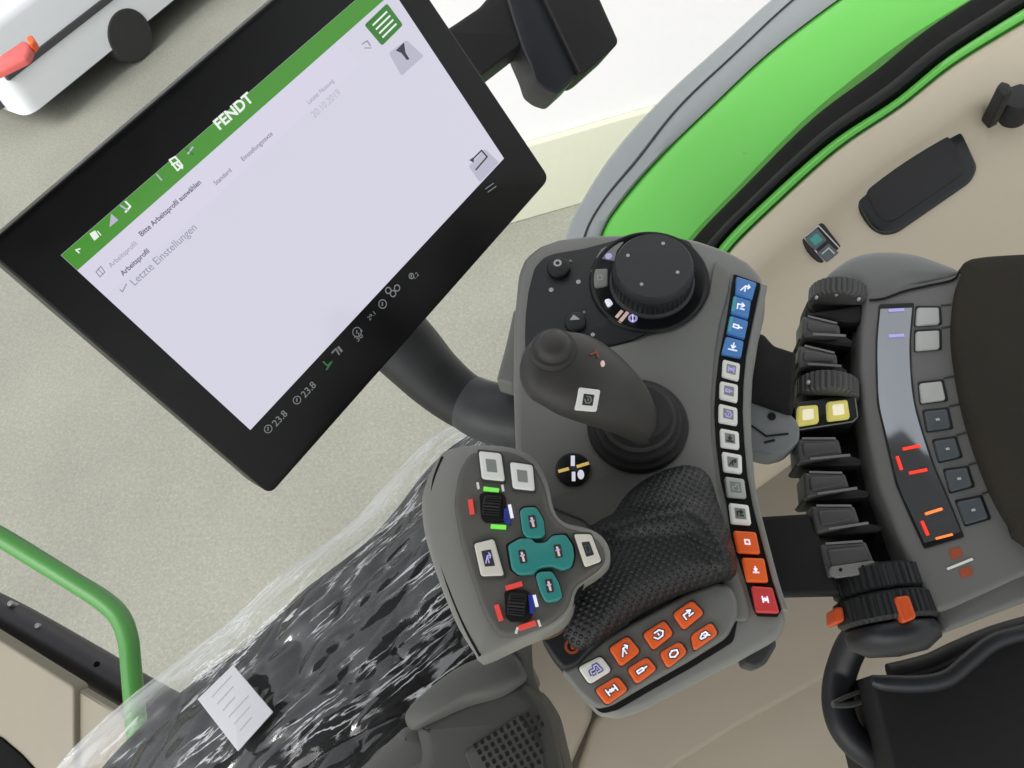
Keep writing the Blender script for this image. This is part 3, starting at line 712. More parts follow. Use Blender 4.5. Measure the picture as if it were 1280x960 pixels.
for x, y, r, icn in ((698, 333, 14.5, 'ring'), (719, 401, 13.5, 'tri')):
    m = MB().disc(F1, x, y, r, .002, .0075, 'gloss_black', .001)
    if icn == 'ring': m.ring2(F1, x - 1, y - 4, 2.6, 5.2, .0076, 'print_white')
    else: m.slab(F1, [(x - 7, y - 1), (x - 2, y - 8), (x + 6, y - 2)], .0072, .0078, 'print_white', 0, 1)
    m.build('push_button', cons)
for x, y, r in ((689, 362, 3), (723, 352, 3), (741, 418, 2.6), (713, 326, 2), (730, 390, 2)):
    MB().disc(F1, x, y, r, .003, .0038, 'print_white' if r > 2 else 'key_grey', .0001, seg=12).build('printed_dot', cons)

# small crossgate joystick
js = MB()
bl = F1.loc(797, 531, .004); bo = F1.w(bl[0], bl[1], 0)
js.lathe(bo, F1n, [(.0315, .001), (.0315, .004), (.0300, .0065), (.0272, .007), (.0268, .0105), (.0255, .0125), (.0232, .013), (.0228, .0165), (.0210, .0185), (.0185, .019), (.018, .024), (.001, .024)], 'rubber', 56)
js.build('joystick_boot', cons, ang=35)
gp = MB().tube([F1.hit(803, 527, .012), F1.hit(792, 513, .030), F1.hit(768, 495, .046), F1.hit(742, 480, .056), F1.hit(716, 468, .062), F1.hit(694, 460, .064)], [.0175, .0185, .0218, .0246, .0255, .0236], 'joy', 36, flat=.62, up=F1n, n=8, round_end=.85)
jtree = gp.tree()
gpo = gp.build('joystick_grip', cons, ang=60)
fj = frame_on(jtree, 692, 436, .6, F1n)
pj = fj.o
MB().lathe(pj - fj.n * .003, fj.n, [(.0135, -.004), (.0135, .002), (.0125, .0045), (.0105, .0050), (.0095, .0080), (.007, .0105), (.003, .0115), (.0005, .0117)], 'joy', 40).build('thumb_dome', gpo, ang=40)
fj = frame_on(jtree, 735, 499, .3, F1n)
jq = [(724, 484), (751, 487.5), (746, 515), (720, 512.7)]
key(fj, jq, -.006, .0022, 'key_white', gpo, inner='print_dark', icon='pto', imat='key_grey', b=.0008, r=3, s=.5)
fj = frame_on(jtree, 753, 452, .1, F1n)
jm = MB(); jm.disc(fj, 754, 454, 2.6, -.001, .0012, 'glow_pink', .0001, asp=1.6); jm.line(fj, [(739, 443), (745, 440)], 2, .0008, 'print_orange'); jm.line(fj, [(748, 447), (745, 437)], 1.6, .0008, 'print_orange'); jm.build('grip_mark', gpo)
# round shuttle button
rb = MB().disc(F1, 716, 586, 22, .001, .0045, 'gloss_black', .001, seg=40)
rb.line(F1, [(699, 589), (710, 586)], 4, .0048, 'glow_yellow'); rb.line(F1, [(722, 583), (735, 579)], 4, .0048, 'glow_yellow')
rb.line(F1, [(716, 571), (716, 581)], 5, .0048, 'glow_white'); rb.line(F1, [(717, 591), (717, 600)], 4.5, .0048, 'glow_white')
rb.disc(F1, 726, 593, 4.2, .0045, .005, 'glow_white', .0001, asp=1.5, seg=14)
for x, y in ((719, 586), (714, 585)): rb.line(F1, [(x, y), (x + 2, y)], 5, .0047, 'key_steel')
rb.build('round_button', cons)

# keypad tray
TR = [(700, 838), (720, 826), (758, 796), (800, 773), (857, 742), (896, 727), (914, 732), (922, 748), (923, 770), (910, 796), (862, 826), (800, 861), (764, 882), (745, 886), (724, 868)]
MB().slab(F1, [(x + 7, y + 6) if x > 740 and y > 780 else (x, y) for x, y in TR], -.002, .0006, 'void', .0002, 6).build('tray_groove', cons)
MB().slab(F1, TR, -.002, .0062, 'console', .003, 8).build('keypad_tray', cons)
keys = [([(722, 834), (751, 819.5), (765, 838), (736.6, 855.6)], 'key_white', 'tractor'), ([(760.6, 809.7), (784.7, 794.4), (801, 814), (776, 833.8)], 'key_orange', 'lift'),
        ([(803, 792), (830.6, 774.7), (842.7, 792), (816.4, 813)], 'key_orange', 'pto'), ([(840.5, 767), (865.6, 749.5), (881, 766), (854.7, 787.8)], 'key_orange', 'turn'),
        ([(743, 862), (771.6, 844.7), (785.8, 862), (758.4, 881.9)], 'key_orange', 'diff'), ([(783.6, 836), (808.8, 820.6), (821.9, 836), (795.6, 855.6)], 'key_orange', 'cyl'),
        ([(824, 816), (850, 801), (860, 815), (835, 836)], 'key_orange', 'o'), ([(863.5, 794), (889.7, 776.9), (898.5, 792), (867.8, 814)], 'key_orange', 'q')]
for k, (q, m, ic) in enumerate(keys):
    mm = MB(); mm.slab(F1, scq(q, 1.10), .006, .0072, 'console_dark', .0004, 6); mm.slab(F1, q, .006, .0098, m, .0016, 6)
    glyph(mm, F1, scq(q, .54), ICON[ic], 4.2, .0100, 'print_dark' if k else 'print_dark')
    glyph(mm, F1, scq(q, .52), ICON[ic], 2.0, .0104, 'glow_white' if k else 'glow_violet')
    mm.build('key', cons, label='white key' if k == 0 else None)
# black lower cheek with orange symbol
FK = [(676, 800), (690, 770), (720, 745), (760, 760), (790, 776), (756, 798), (734, 818), (722, 832), (704, 838), (690, 822)]
ck = MB().slab(F1, FK, -.02, .010, 'soft_black', .003, 6)
ck.ring2(F1, 715, 808, 6, 9.5, .0105, 'print_orange', 60, 340); ck.disc(F1, 716, 809, 3, .010, .0106, 'print_orange', .0001, seg=14)
ck.build('black_cheek', cons)
ar = MB().tube([F1.hit(x, y, .012) for x, y in ((679, 797), (690, 794), (703, 786), (710, 772))], .0016, 'print_bronze', 8)
ar.build('bronze_trim', cons)

# black connecting brackets and grey latch
MB().slab(F1.sub(-.03), [(925, 415), (955, 416), (968, 431), (996, 440), (992, 517), (985, 517), (930, 498)], -.03, -.012, 'box_black', .003, 5).build('bracket', cons)
MB().slab(F1.sub(-.03), [(930, 646), (1012, 641), (1030, 680), (1052, 742), (960, 744), (930, 700)], -.03, -.020, 'box_black', .003, 5).build('bracket', cons)
la = MB().slab(F1.sub(-.045), [(930, 498), (985, 513), (1000, 530), (1000, 550), (985, 564), (965, 569), (935, 562)], -.02, 0, 'fender_gray', .002, 6)
la.disc(F1.sub(-.045), 965, 520, 5, 0, .001, 'void', .0002); la.line(F1.sub(-.045), [(940, 532), (958, 545), (985, 542)], 2, .0006, 'void'); la.line(F1.sub(-.045), [(956, 553), (968, 550)], 2.5, .0006, 'void')
la.build('latch_plate', cons)

# ------------------------------------------------------------------ multifunction joystick with palm rest
FJ = F1.sub(.045)
mf = thing('multifunction_joystick', 'large grey multifunction joystick head with teal keys and black dimpled palm rest', 'joystick', F1.hit(700, 720, .0))
# palm rest
PAL = [(712, 700), (726, 668), (747, 652), (766, 642), (774, 630), (791, 610), (820, 592), (852, 582), (874, 585), (888, 598), (897, 626), (908, 656), (919, 690), (920, 718), (900, 727), (857, 741), (813, 761), (770, 788), (735, 812), (716, 812), (700, 790), (698, 750)]
FP = F1.sub(.006)
pc = FP.loc(812, 690, 0)
crest = [Vector(FP.loc(x, y, .02)) for x, y in cr([(730, 664), (775, 655), (830, 650), (868, 646), (895, 668), (918, 705)], 6)]
def palmh(x, y, t):
    p = Vector((x, y)); d = min((p - c).length for c in crest)
    # ridge crest plus hollow beneath the upper lobe
    up = max(0, 1 - d / .012)
    return (.008 * up * up * (3 - 2 * up)) * (1 - t ** 6)
pm = MB().dome(FP, cr(PAL, 3, True), -.02, .002, .020, 'palm', c=(812, 695), n=26, fn=palmh, ex=.6)
po = pm.build('palm_rest', mf, ang=75); ul = po.data.uv_layers.new(name='flat'); pw = WO[po.name]
for lp in po.data.loops:
    q_ = po.data.vertices[lp.vertex_index].co + pw - FP.o; ul.data[lp.index].uv = (q_.dot(FP.ex), q_.dot(FP.ey))
# neck under head
MB().tube([F1.hit(670, 740, -.05), F1.hit(672, 730, .0), F1.hit(668, 715, .035)], [.022, .024, .028], 'soft_black', 24).build('stem', mf)
SH = [(552, 568), (570, 560), (600, 557), (640, 560), (668, 574), (684, 602), (692, 636), (706, 654), (738, 662), (757, 676), (763, 698), (752, 714), (722, 734), (714, 762), (696, 782), (650, 802), (602, 824), (594, 818), (574, 786), (556, 745), (540, 700), (530, 660), (528, 622), (538, 592)]
shell = MB().dome(FJ, cr(SH, 3, True), -.030, -.006, .006, 'shell_side', c=(640, 680), n=14, ex=.35)
shell.build('head_shell', mf, ang=60)
PL = [(585, 566), (604, 560), (640, 563), (665, 576), (680, 604), (688, 640), (704, 657), (736, 665), (752, 678), (758, 697), (748, 711), (718, 730), (709, 760), (690, 777), (645, 796), (622, 796), (604, 768), (588, 722), (574, 675), (566, 630), (572, 590)]
FT = FJ.sub(.003)
MB().slab(FT, PL, -.012, 0, 'shell_warm', .0035, 10).build('face_plate', mf, ang=50)
sm = MB()
for a, b in zip(*(lambda c: (c, c[1:]))(cr([(551, 573), (541, 600), (538, 632), (544, 680), (558, 730), (578, 780), (598, 820)], 5))):
    pass
sp = [FJ.hit(p.x, p.y, -.0035) for p in cr([(553, 571), (542, 600), (539, 632), (545, 680), (559, 730), (579, 780), (600, 820)], 3)]
sm.tube(sp, .0008, 'void', 6, n=1); sm.build('shell_seam', mf)
WK = [([(598, 563), (626, 566), (631, 601), (602, 598)], 'key_grey', None, None), ([(637, 576.6), (665.7, 580.7), (668.4, 613), (640.8, 610)], 'key_grey', None, None),
      ([(592, 679), (617, 673), (630, 719), (601, 720)], 'print_dark', 'lift', 'glow_violet'), ([(717, 667), (739, 667), (752, 701), (731, 709)], 'print_dark', 'box', 'key_steel')]
for q, inn, icn, im in WK:
    key(FT, q, -.001, .0028, 'key_warm' if inn == 'print_dark' else 'key_white', mf, inner=inn, icon=icn, imat=im, b=.0012, r=4, s=.46, iw=1.6, rim='console_dark')
def c3(L, ox=560, oy=540, s=3.69): return [(x / s + ox, y / s + oy) for x, y in L]
TE = [c3([(330, 360), (350, 345), (405, 343), (440, 400), (448, 470), (430, 488), (365, 490), (342, 460)]),
      c3([(275, 520), (330, 488), (385, 488), (402, 510), (450, 507), (480, 475), (540, 470), (575, 520), (582, 570), (570, 620), (525, 638), (480, 618), (425, 625), (390, 655), (325, 658), (292, 630)]),
      c3([(402, 660), (420, 642), (480, 640), (510, 690), (528, 755), (510, 775), (450, 785), (425, 740)])]
TI = [[(390, 415)], [(345, 575), (508, 550)], [(468, 710)]]
for q, ii in zip(TE, TI):
    m = MB(); 
    cxq = sum(p[0] for p in q) / len(q); cyq = sum(p[1] for p in q) / len(q)
    m.slab(FT, [(cxq + (x - cxq) * 1.06, cyq + (y - cyq) * 1.06) for x, y in q], -.001, .0008, 'void', .0003, 3)
    m.slab(FT, q, -.001, .0035, 'key_teal', .0014, 4)
    for a, b in ii:
        x, y = a / 3.69 + 560, b / 3.69 + 540
        m.slab(FT, [(x - 6, y - 8), (x + 3, y - 9), (x + 6, y + 7), (x - 3, y + 9)], .003, .0037, 'print_dark', 0, 2)
        m.slab(FT, [(x - 3, y - 6), (x, y - 6), (x + 3, y + 6), (x, y + 6)], .0036, .0040, 'glow_pink', 0, 1)
        m.line(FT, [(x - 3, y - 1), (x + 2, y - 2)], 1.5, .0042, 'glow_violet')
    m.build('teal_key', mf)
hi_ = MB(); hi_.line(FT, c3([(350, 365), (400, 362)]), 3, .0034, 'key_teal_hi'); hi_.build('key_highlight_line', mf) if False else None
for (x, y, w_, h_, tl) in ((616, 634, 16, 19, (1, 5)), (647, 757, 16, 20, (1, 6))):
    q = [(x - w_ - 1, y - h_ + 3), (x - w_ + 6, y - h_), (x + w_ - 5, y - h_), (x + w_, y - h_ + 6), (x + w_ + 2, y + h_ - 6), (x + w_ - 4, y + h_), (x - w_ + 6, y + h_), (x - w_ + 1, y + h_ - 6)]
    MB().slab(FT, q, -.001, .0009, 'void', .0003, 3).build('wheel_slot', mf)
    o = FT.hit(x, y, -.002); axx = FT.ex * math.cos(.12) - FT.ey * math.sin(.12)
    r0 = FT.m(x, y, h_ - 4); hw = FT.m(x, y, w_ - 5)
    MB().lathe(o - axx * hw, axx, [(.001, 0), (r0 * .9, 0), (r0, .0008), (r0, 2 * hw - .0008), (r0 * .9, 2 * hw), (.001, 2 * hw)], 'matte_black', 96, rib=.0008, ribn=24).build('thumb_wheel', mf, ang=30)
def bar(pts, w, mat, name='indicator_bar', lab=None): MB().line(FT, pts, w, .0012, mat, .0010).build(name, mf, label=lab)
bar([(606, 611), (622, 613)], 5, 'glow_green'); bar([(615, 658), (631, 659)], 5, 'glow_green')
bar([(588, 626), (590, 641)], 6, 'glow_red'); bar([(637, 632), (640, 646)], 4, 'glow_white'); bar([(632, 649), (636, 653)], 5, 'glow_blue')
bar([(634, 735), (651, 730)], 6, 'glow_red'); bar([(621, 758), (626, 774)], 6, 'glow_red'); bar([(668, 745), (671, 757)], 4, 'glow_white')
bar([(663, 745), (665, 765)], 5, 'glow_blue'); bar([(650, 785), (668, 779)], 6, 'glow_red'); bar([(647, 785), (645, 791)], 3, 'key_white'); bar([(673, 776), (675, 782)], 3, 'key_white')
bar([(632, 637), (632, 650)], 4, 'glow_blue')
bar([(597, 604), (598, 610)], 3, 'key_white'); bar([(628, 607), (629, 613)], 3, 'key_white')

# ------------------------------------------------------------------ touch terminal
v1 = Vector((1753.9, 2168.3, -F)).normalized(); v2 = Vector((1058.6, -1331.5, -F)).normalized()
# make them orthogonal
v2 = (v2 - v1 * v2.dot(v1)).normalized()
nface = v2.cross(v1); nface = nface if nface.z > 0 else -nface
TL = (76, 319)
FSc = Frame(TL[0], TL[1], .36, nface, ex=R @ v1)
W_ = (Vector(FSc.loc(479, -30)) - Vector(FSc.loc(*TL))).length
FSc = Frame(TL[0], TL[1], .36 * .261 / W_, nface, ex=R @ v1)
tt = thing('touch_terminal', 'black tilted touch terminal with a lit pale menu screen', 'touch screen', FSc.hit(350, 300) - FSc.n * .03 - Vector((0, 0, .12)))
MB().slab(FSc, [(-21, 310), (338, 619), (688, 223), (466, -108)], -.030, .0, 'bezel', .0015, 12).build('terminal_housing', tt, ang=45)
MB().slab(FSc.sub(-.030), [(40, 300), (330, 560), (620, 220), (440, -60)], -.015, .0015, 'housing', .002, 16).build('terminal_back', tt)
sq = [(76, 319), (313, 537.5), (630, 198), (479, -30)]
scr = MB().slab(FSc, sq, 0, .0004, 'scr_bg', 0, 0).build('screen', tt)
def mixp(a, b, t): return (a[0] + (b[0] - a[0]) * t, a[1] + (b[1] - a[1]) * t)
# header band + green bar in plane coordinates
la_ = Vector(FSc.loc(*sq[0])); lb_ = Vector(FSc.loc(*sq[3])); lc_ = Vector(FSc.loc(*sq[1]))
ux = (lb_ - la_).normalized(); uy = (lc_ - la_); hgt = uy.length; uy.normalize()
def P2(u, v): p = la_ + ux * u + uy * v; return (p.x, p.y)
gh = (Vector(FSc.loc(97, 337.5)) - la_).length
WW = .261
MB().prism(FSc, [P2(0, 0), P2(WW, 0), P2(WW, gh), P2(0, gh)], .0004, .0006, 'scr_green', 0).build('title_bar', scr)
hb = MB().prism(FSc, [P2(0, gh), P2(WW - .052, gh), P2(WW - .052, gh + .019), P2(0, gh + .019)], .0004, .00055, 'scr_head', 0); hb.build('menu_band', scr)
dr = lambda px, py, L=60: (lambda a, b: (b[0] - a[0], b[1] - a[1]))((px, py), (lambda w: (640 + F * w[0] / -w[2], 480 - F * w[1] / -w[2]))((R.transposed() @ (FSc.hit(px, py) + FSc.ex * .02 - CAM))))
def stext(px, py, size, body, mat, h=.0009, bold=0, sx=1.0):
    d = dr(px, py); return MB().text(FSc, px, py, d[0], d[1], size, body, h, mat, bold, sx)
stext(274, 163, 12.5, 'FENDT', 'scr_white', bold=.03, sx=1.12).build('brand_lettering', scr)
stext(139, 335, 6.0, 'Arbeitsprofil:', 'scr_text2').build('menu_text', scr)
stext(177, 296, 6.2, 'Bitte Arbeitsprofil auswählen', 'scr_text', bold=.022).build('menu_text', scr)
stext(270, 232, 5.6, 'Standard', 'scr_text').build('menu_text', scr)
stext(304, 202, 5.6, 'Einstellungstexte', 'scr_text').build('menu_text', scr)
stext(154, 345, 6.2, 'Arbeitsprofil', 'scr_text', bold=.022).build('menu_text', scr)
stext(168, 358, 9.5, 'Letzte Einstellungen', 'scr_text2').build('menu_text', scr)
stext(386, 131, 5.2, 'Letzte: Nutzung', 'scr_text2').build('menu_text', scr)
stext(393, 148, 8, '20.10.2019', 'scr_btn').build('menu_text', scr)
m = MB(); m.line(FSc, [(150, 362), (153, 365), (158, 355)], 1.3, .0009, 'scr_text2'); m.build('check_mark', scr)
m = MB(); m.line(FSc, [(120, 340), (126, 333), (131, 340), (125, 346), (120, 340)], 1.3, .0009, 'scr_text2'); m.line(FSc, [(122, 336), (129, 343)], 1, .0009, 'scr_text2'); m.build('tool_icon', scr)
m = MB(); m.line(FSc, [(100, 311), (95, 312.5), (99, 316)], 1.6, .001, 'scr_white'); m.build('back_icon', scr)
m = MB(); m.slab(FSc, [(112, 292), (119, 288), (124, 296), (118, 301)], .0006, .0010, 'scr_white', 0, 1); m.line(FSc, [(122, 289), (126, 294)], 1.2, .001, 'scr_white'); m.build('speaker_icon', scr)
m = MB(); m.slab(FSc, [(139, 267), (148, 275), (137, 284)], .0006, .0010, 'scr_btn', 0, 1); m.build('signal_icon', scr)
m = MB(); m.line(FSc, [(151, 257), (160, 263)], 2, .001, 'scr_btn'); m.line(FSc, [(157, 252), (163, 258), (157, 265)], 2, .001, 'scr_white'); m.build('link_icon', scr)
m = MB(); m.line(FSc, [(196, 218), (202, 225)], 1.6, .001, 'scr_btn'); m.build('divider', scr)
m = MB(); m.line(FSc, [(212, 200), (219, 196), (228, 207), (222, 213), (212, 200)], 2, .001, 'scr_white'); m.line(FSc, [(215, 206), (224, 201)], 2, .001, 'scr_white'); m.line(FSc, [(221, 205), (228, 210)], 2.5, .001, 'scr_white'); m.build('mail_icon', scr)
m = MB(); m.line(FSc, [(233, 186), (241, 193)], 3, .001, 'scr_green2'); m.line(FSc, [(241, 184), (235, 192)], 2, .001, 'scr_btn'); m.build('tool_icon', scr)
m = MB(); m.slab(FSc, [(456, 31), (484, 4), (504, 31), (478, 57)], .0004, .0010, 'scr_green2', .0002, 3)
for k in range(4):
    a, b = quv([(456, 31), (484, 4), (504, 31), (478, 57)], .2, .22 + k * .19), quv([(456, 31), (484, 4), (504, 31), (478, 57)], .82, .22 + k * .19)
    m.line(FSc, [a, b], 2, .0012, 'scr_white')
m.build('menu_icon', scr)
m = MB(); m.slab(FSc, [(486, 66), (508, 50), (530, 70), (502, 95)], .0004, .0006, 'scr_btn', 0, 3); m.slab(FSc, [(495, 63), (505, 53), (507, 66), (512, 74), (509, 75), (502, 66)], .0006, .0010, 'scr_dark', 0, 1); m.build('filter_icon', scr)
m = MB(); m.slab(FSc, [(586, 208), (606, 186), (624, 203), (600, 228)], .0004, .0006, 'scr_btn', 0, 3); m.line(FSc, [(590, 200), (602, 188), (609, 196), (595, 212)], 1.8, .001, 'scr_dark'); m.slab(FSc, [(587, 200), (593, 196), (592, 203)], .0006, .0011, 'scr_dark', 0, 0); m.build('return_icon', scr)
m = MB(); m.line(FSc, [(453, 55), (459, 51), (463, 57)], 1.5, .001, 'scr_text2'); m.line(FSc, [(456, 60), (464, 60)], 1.2, .001, 'scr_text2'); m.build('sort_icon', scr)
def status(px, py, size, body, mat='stat'): stext(px, py, size, body, mat, h=.0006, bold=.01).build('status_text', tt)
status(345, 534, 9, '23.8'); status(381, 498, 9, '23.8'); status(447, 428, 8, '36°'); status(462, 401, 5.5, '29.1'); status(518, 350, 5.5, '1.2')
def sicon(px, py, r, mat='stat'):
    m = MB(); m.ring2(FSc, px, py, r - 1.3, r, .0005, mat); m.line(FSc, [(px, py - 2), (px, py + 2)], 1.3, .0006, mat); m.build('status_icon', tt)
for x, y, r in ((335, 536, 5.5), (371, 500, 5.5), (446, 415, 6.5), (478, 380, 6), (514, 345, 4)): sicon(x, y, r)
m = MB()
for a in ((-6, 0), (5, -3), (0, 4)): m.ring2(FSc, 491 + a[0], 363 + a[1], 3, 4.6, .0005, 'stat')
m.build('status_icon', tt)
m = MB(); m.line(FSc, [(404, 452), (409, 457), (415, 452), (408, 462)], 2, .0006, 'stat_green'); m.build('status_icon', tt)
m = MB(); m.line(FSc, [(415, 441), (420, 436), (424, 443)], 2, .0006, 'stat'); m.line(FSc, [(423, 434), (427, 439)], 3, .0006, 'stat'); m.build('status_icon', tt)
m = MB(); m.line(FSc, [(607, 236), (617, 229)], 1.2, .0006, 'stat'); m.line(FSc, [(610, 240), (620, 233)], 1.2, .0006, 'stat'); m.build('status_icon', tt)
# curved support arm from terminal back to console
bk = FSc.sub(-.04)
arm = MB().tube([at(478, 405, .66), at(512, 440, .65), at(545, 474, .635), at(582, 502, .62), at(625, 519, .605), at(690, 525, .60)], [.030, .0275, .0240, .0215, .0210, .021], 'arm_dark', 24, flat=.7)
arm.build('support_arm', tt, ang=60)
MB().tube([at(585, 503, .612), at(606, 513, .605), at(640, 521, .60), at(690, 525, .595)], [.0215, .0228, .0232, .023], 'arm', 24, flat=.75).build('arm_sleeve', tt, ang=60)

# ------------------------------------------------------------------ black mount at the top
FM = Frame(690, 40, .80, (.15, -.1, .98))
mt = thing('mounting_bracket', 'black angular mounting bracket hanging into the top edge above the terminal', 'bracket', FM.hit(680, 60) - Vector((0, 0, .08)))
MB().slab(FM, [(548, 42), (566, 31), (600, 8), (640, -40), (690, -20), (664, 50), (650, 57), (602, 94), (588, 84)], -.06, -.004, 'housing', .004, 4).build('bracket_arm', mt)
MB().slab(FM, [(570, -170), (634, 0), (640, 20), (652, 57), (663, 82), (669, 102), (682, 112), (698, 117), (723, 94), (600, -170)], -.07, .000, 'box_rim', .003, 5).build('bracket_body', mt)
MB().slab(FM, [(590, -170), (679, -2), (725, 93), (735, 88), (772, 55), (773, 49), (751, 0), (670, -170)], -.06, .008, 'housing', .003, 4).build('bracket_cover', mt)

# ------------------------------------------------------------------ armrest bank at the right
F3 = Frame(1130, 560, .54, NC)
bkT = thing('armrest_bank', 'armrest with dark fabric pad, finger levers, red display and square keys', 'armrest', F3.hit(1150, 560, -.12))
PB = [(1083, 352), (1080, 375), (1076, 425), (1075, 462), (1080, 512), (1088, 560), (1098, 605), (1116, 650), (1136, 705), (1156, 740), (1166, 758), (1174, 764), (1190, 760), (1285, 717), (1420, 660), (1420, 300), (1200, 340), (1150, 352)]
MB().slab(F3, PB, -.045, 0, 'bank', .0035, 6).build('bank_body', bkT, ang=45)
MB().slab(F3.sub(-.012), [(1158, 738), (1172, 774), (1184, 790), (1420, 700), (1420, 640), (1285, 700)], -.035, 0, 'bank', .004, 5).build('bank_front_lip', bkT)
MB().dome(F3.sub(-.006), cr([(1032, 352), (1050, 332), (1075, 320), (1105, 317), (1140, 320), (1175, 331), (1200, 342), (1202, 352), (1150, 360), (1118, 372), (1086, 376), (1060, 372)], 4, True), -.04, 0, .010, 'bank_hood', c=(1115, 346), n=10).build('bank_hood', bkT, ang=60)
sm = MB().tube([F3.hit(x, y, .001) for x, y in ((1087, 375), (1105, 373), (1130, 364), (1160, 357), (1190, 350), (1199, 340))], .0008, 'void', 6); sm.build('panel_seam', bkT)
FA = [(1204, 340), (1212, 326), (1290, 320), (1420, 318), (1420, 740), (1283, 682), (1262, 655), (1241, 618), (1220, 565), (1205, 515), (1196, 470), (1191, 430), (1191, 400), (1195, 365)]
MB().dome(F3, cr(FA, 3, True), -.03, .004, .016, 'fabric', c=(1330, 500), n=14, ex=.35).build('fabric_pad', bkT, ang=60)
# display
dL = [(1099, 380), (1095, 425), (1095, 465), (1097, 505), (1106, 545), (1120, 605), (1135, 640), (1156, 686)]
dR = [(1143, 378), (1139, 425), (1140, 465), (1144, 500), (1152, 532), (1168, 580), (1186, 622), (1206, 671)]
MB().slab(F3, dL + dR[::-1], -.001, .0010, 'gloss_black', .0004, 3).build('display_frame', bkT)
A = cr(dL, 5); B = cr(dR, 5)
rows = []
split = 22
R1 = []
for i, (p, q) in enumerate(zip(A, B)):
    row = []
    for j in range(9):
        t = .05 + .9 * j / 8
        row.append(F3.hit(p.x + (q.x - p.x) * t, p.y + (q.y - p.y) * t, .0013 + .0006 * math.sin(math.pi * j / 8)))
    R1.append(row)
disp = MB().sheet(R1[1:-1], 'display_glass', .0006, F3.n).build('display', bkT, ang=80)
m = MB()
for a, b in (((1112, 388), (1129, 387)), ((1112, 420), (1129, 419))): m.line(F3, [a, b], 4, .0025, 'glow_violet')
m.build('blue_indicator', disp)
m = MB(); m.line(F3, [(1130, 561), (1149, 557)], 3.6, .0025, 'digit'); m.line(F3, [(1122, 571), (1127, 586)], 3.2, .0025, 'digit'); m.line(F3, [(1138, 591), (1158, 587)], 3.6, .0025, 'digit'); m.build('red_digit', disp)
m = MB(); m.line(F3, [(1158, 642), (1177, 636)], 3.4, .0025, 'digit_orange'); m.line(F3, [(1153, 652), (1160, 668)], 3.2, .0025, 'digit'); m.line(F3, [(1171, 673), (1190, 668)], 3.0, .0025, 'digit_orange'); m.build('red_digit', disp)
BK = [([(1147, 384), (1174, 384), (1175, 404), (1145.5, 406)], 'key_dim'), ([(1145.5, 414), (1174.5, 412.5), (1175, 435), (1145.5, 437.5)], 'key_dim'), ([(1150, 479), (1177.5, 476), (1182.5, 499), (1152.5, 503)], 'key_dim'),
      ([(1156, 514), (1184, 511), (1189, 534), (1160, 538)], 'key_steel'), ([(1168, 551), (1194, 547), (1201, 570), (1175, 576)], 'key_steel'), ([(1182, 588), (1209, 584), (1216, 607), (1189, 614)], 'key_steel'), ([(1197, 627), (1226, 621), (1236, 647), (1208, 655)], 'key_steel')]
for q, mm_ in BK:
    m = MB(); m.slab(F3, scq(q, 1.2), -.001, .0006, 'gloss_black', .0003, 3); m.slab(F3, q, 0, .0030, mm_, .0010, 3)
    if mm_ == 'key_steel':
        m.line(F3, [quv(q, .45, .5), quv(q, .55, .5)], 3, .0032, 'key_dim')
    m.build('square_key', bkT)
    g_ = MB(); a, b = quv(q, 1.12, -.12), quv(q, 1.55, -.18); g_.line(F3, [a, b], 2, .0004, 'console_dark'); g_.build('groove', bkT)
m = MB(); m.line(F3, [(1185, 711), (1215, 699)], 3, .0006, 'key_white', .0004); m.slab(F3, [(1186, 688), (1200, 683), (1204, 695), (1190, 700)], 0, .0004, 'print_orange', 0, 2); m.slab(F3, [(1198, 712), (1212, 707), (1217, 718), (1203, 723)], 0, .0004, 'print_orange', 0, 2); m.build('printed_mark', bkT)
# lever bank base
MB().slab(F3.sub(-.03), [(1010, 372), (1080, 352), (1085, 400), (1080, 470), (1092, 560), (1112, 640), (1150, 720), (1080, 740), (1040, 700), (1015, 620), (1000, 540), (1000, 440)], -.02, .004, 'box_black', .003, 6).build('lever_base', bkT)
def axis_at(p, q): return (F3.hit(*q) - F3.hit(*p)).normalized()
def roller(cx, cy, dx, dy, r, th, mat='lever', h=-.010, name='finger_wheel', marks=()):
    ax = axis_at((cx, cy), (cx + dx, cy + dy)); o = F3.hit(cx, cy, h)
    w_ = MB().lathe(o - ax * th / 2, ax, [(.001, 0), (r * .82, 0), (r * .95, .0010), (r, .002), (r, th - .002), (r * .95, th - .001), (r * .82, th), (.001, th)], mat, 192, rib=.0012, ribn=32, ribr=(2, 5)).build(name, bkT, ang=30)
    return w_
roller(1047, 372, -.05, 1, .0205, .015); roller(1034, 489, .0, 1, .0210, .016)
for (x, y) in ((1021, 371), (1046, 367), (1074, 373)):
    MB().disc(F3, x, y, 1.9, 0.004, .0062, 'print_white', .0001, seg=10).build('white_tick', bkT)
for (x, y) in ((1011, 477), (1041, 472)):
    MB().disc(F3, x, y, 2.2, 0.004, .0066, 'print_white', .0001, seg=10).build('white_tick', bkT)
MB().slab(F3, [(1006, 392), (1078, 380), (1082, 402), (1060, 402), (1030, 398)], -.02, -.004, 'matte_black', .002, 4).build('wheel_shade', bkT)
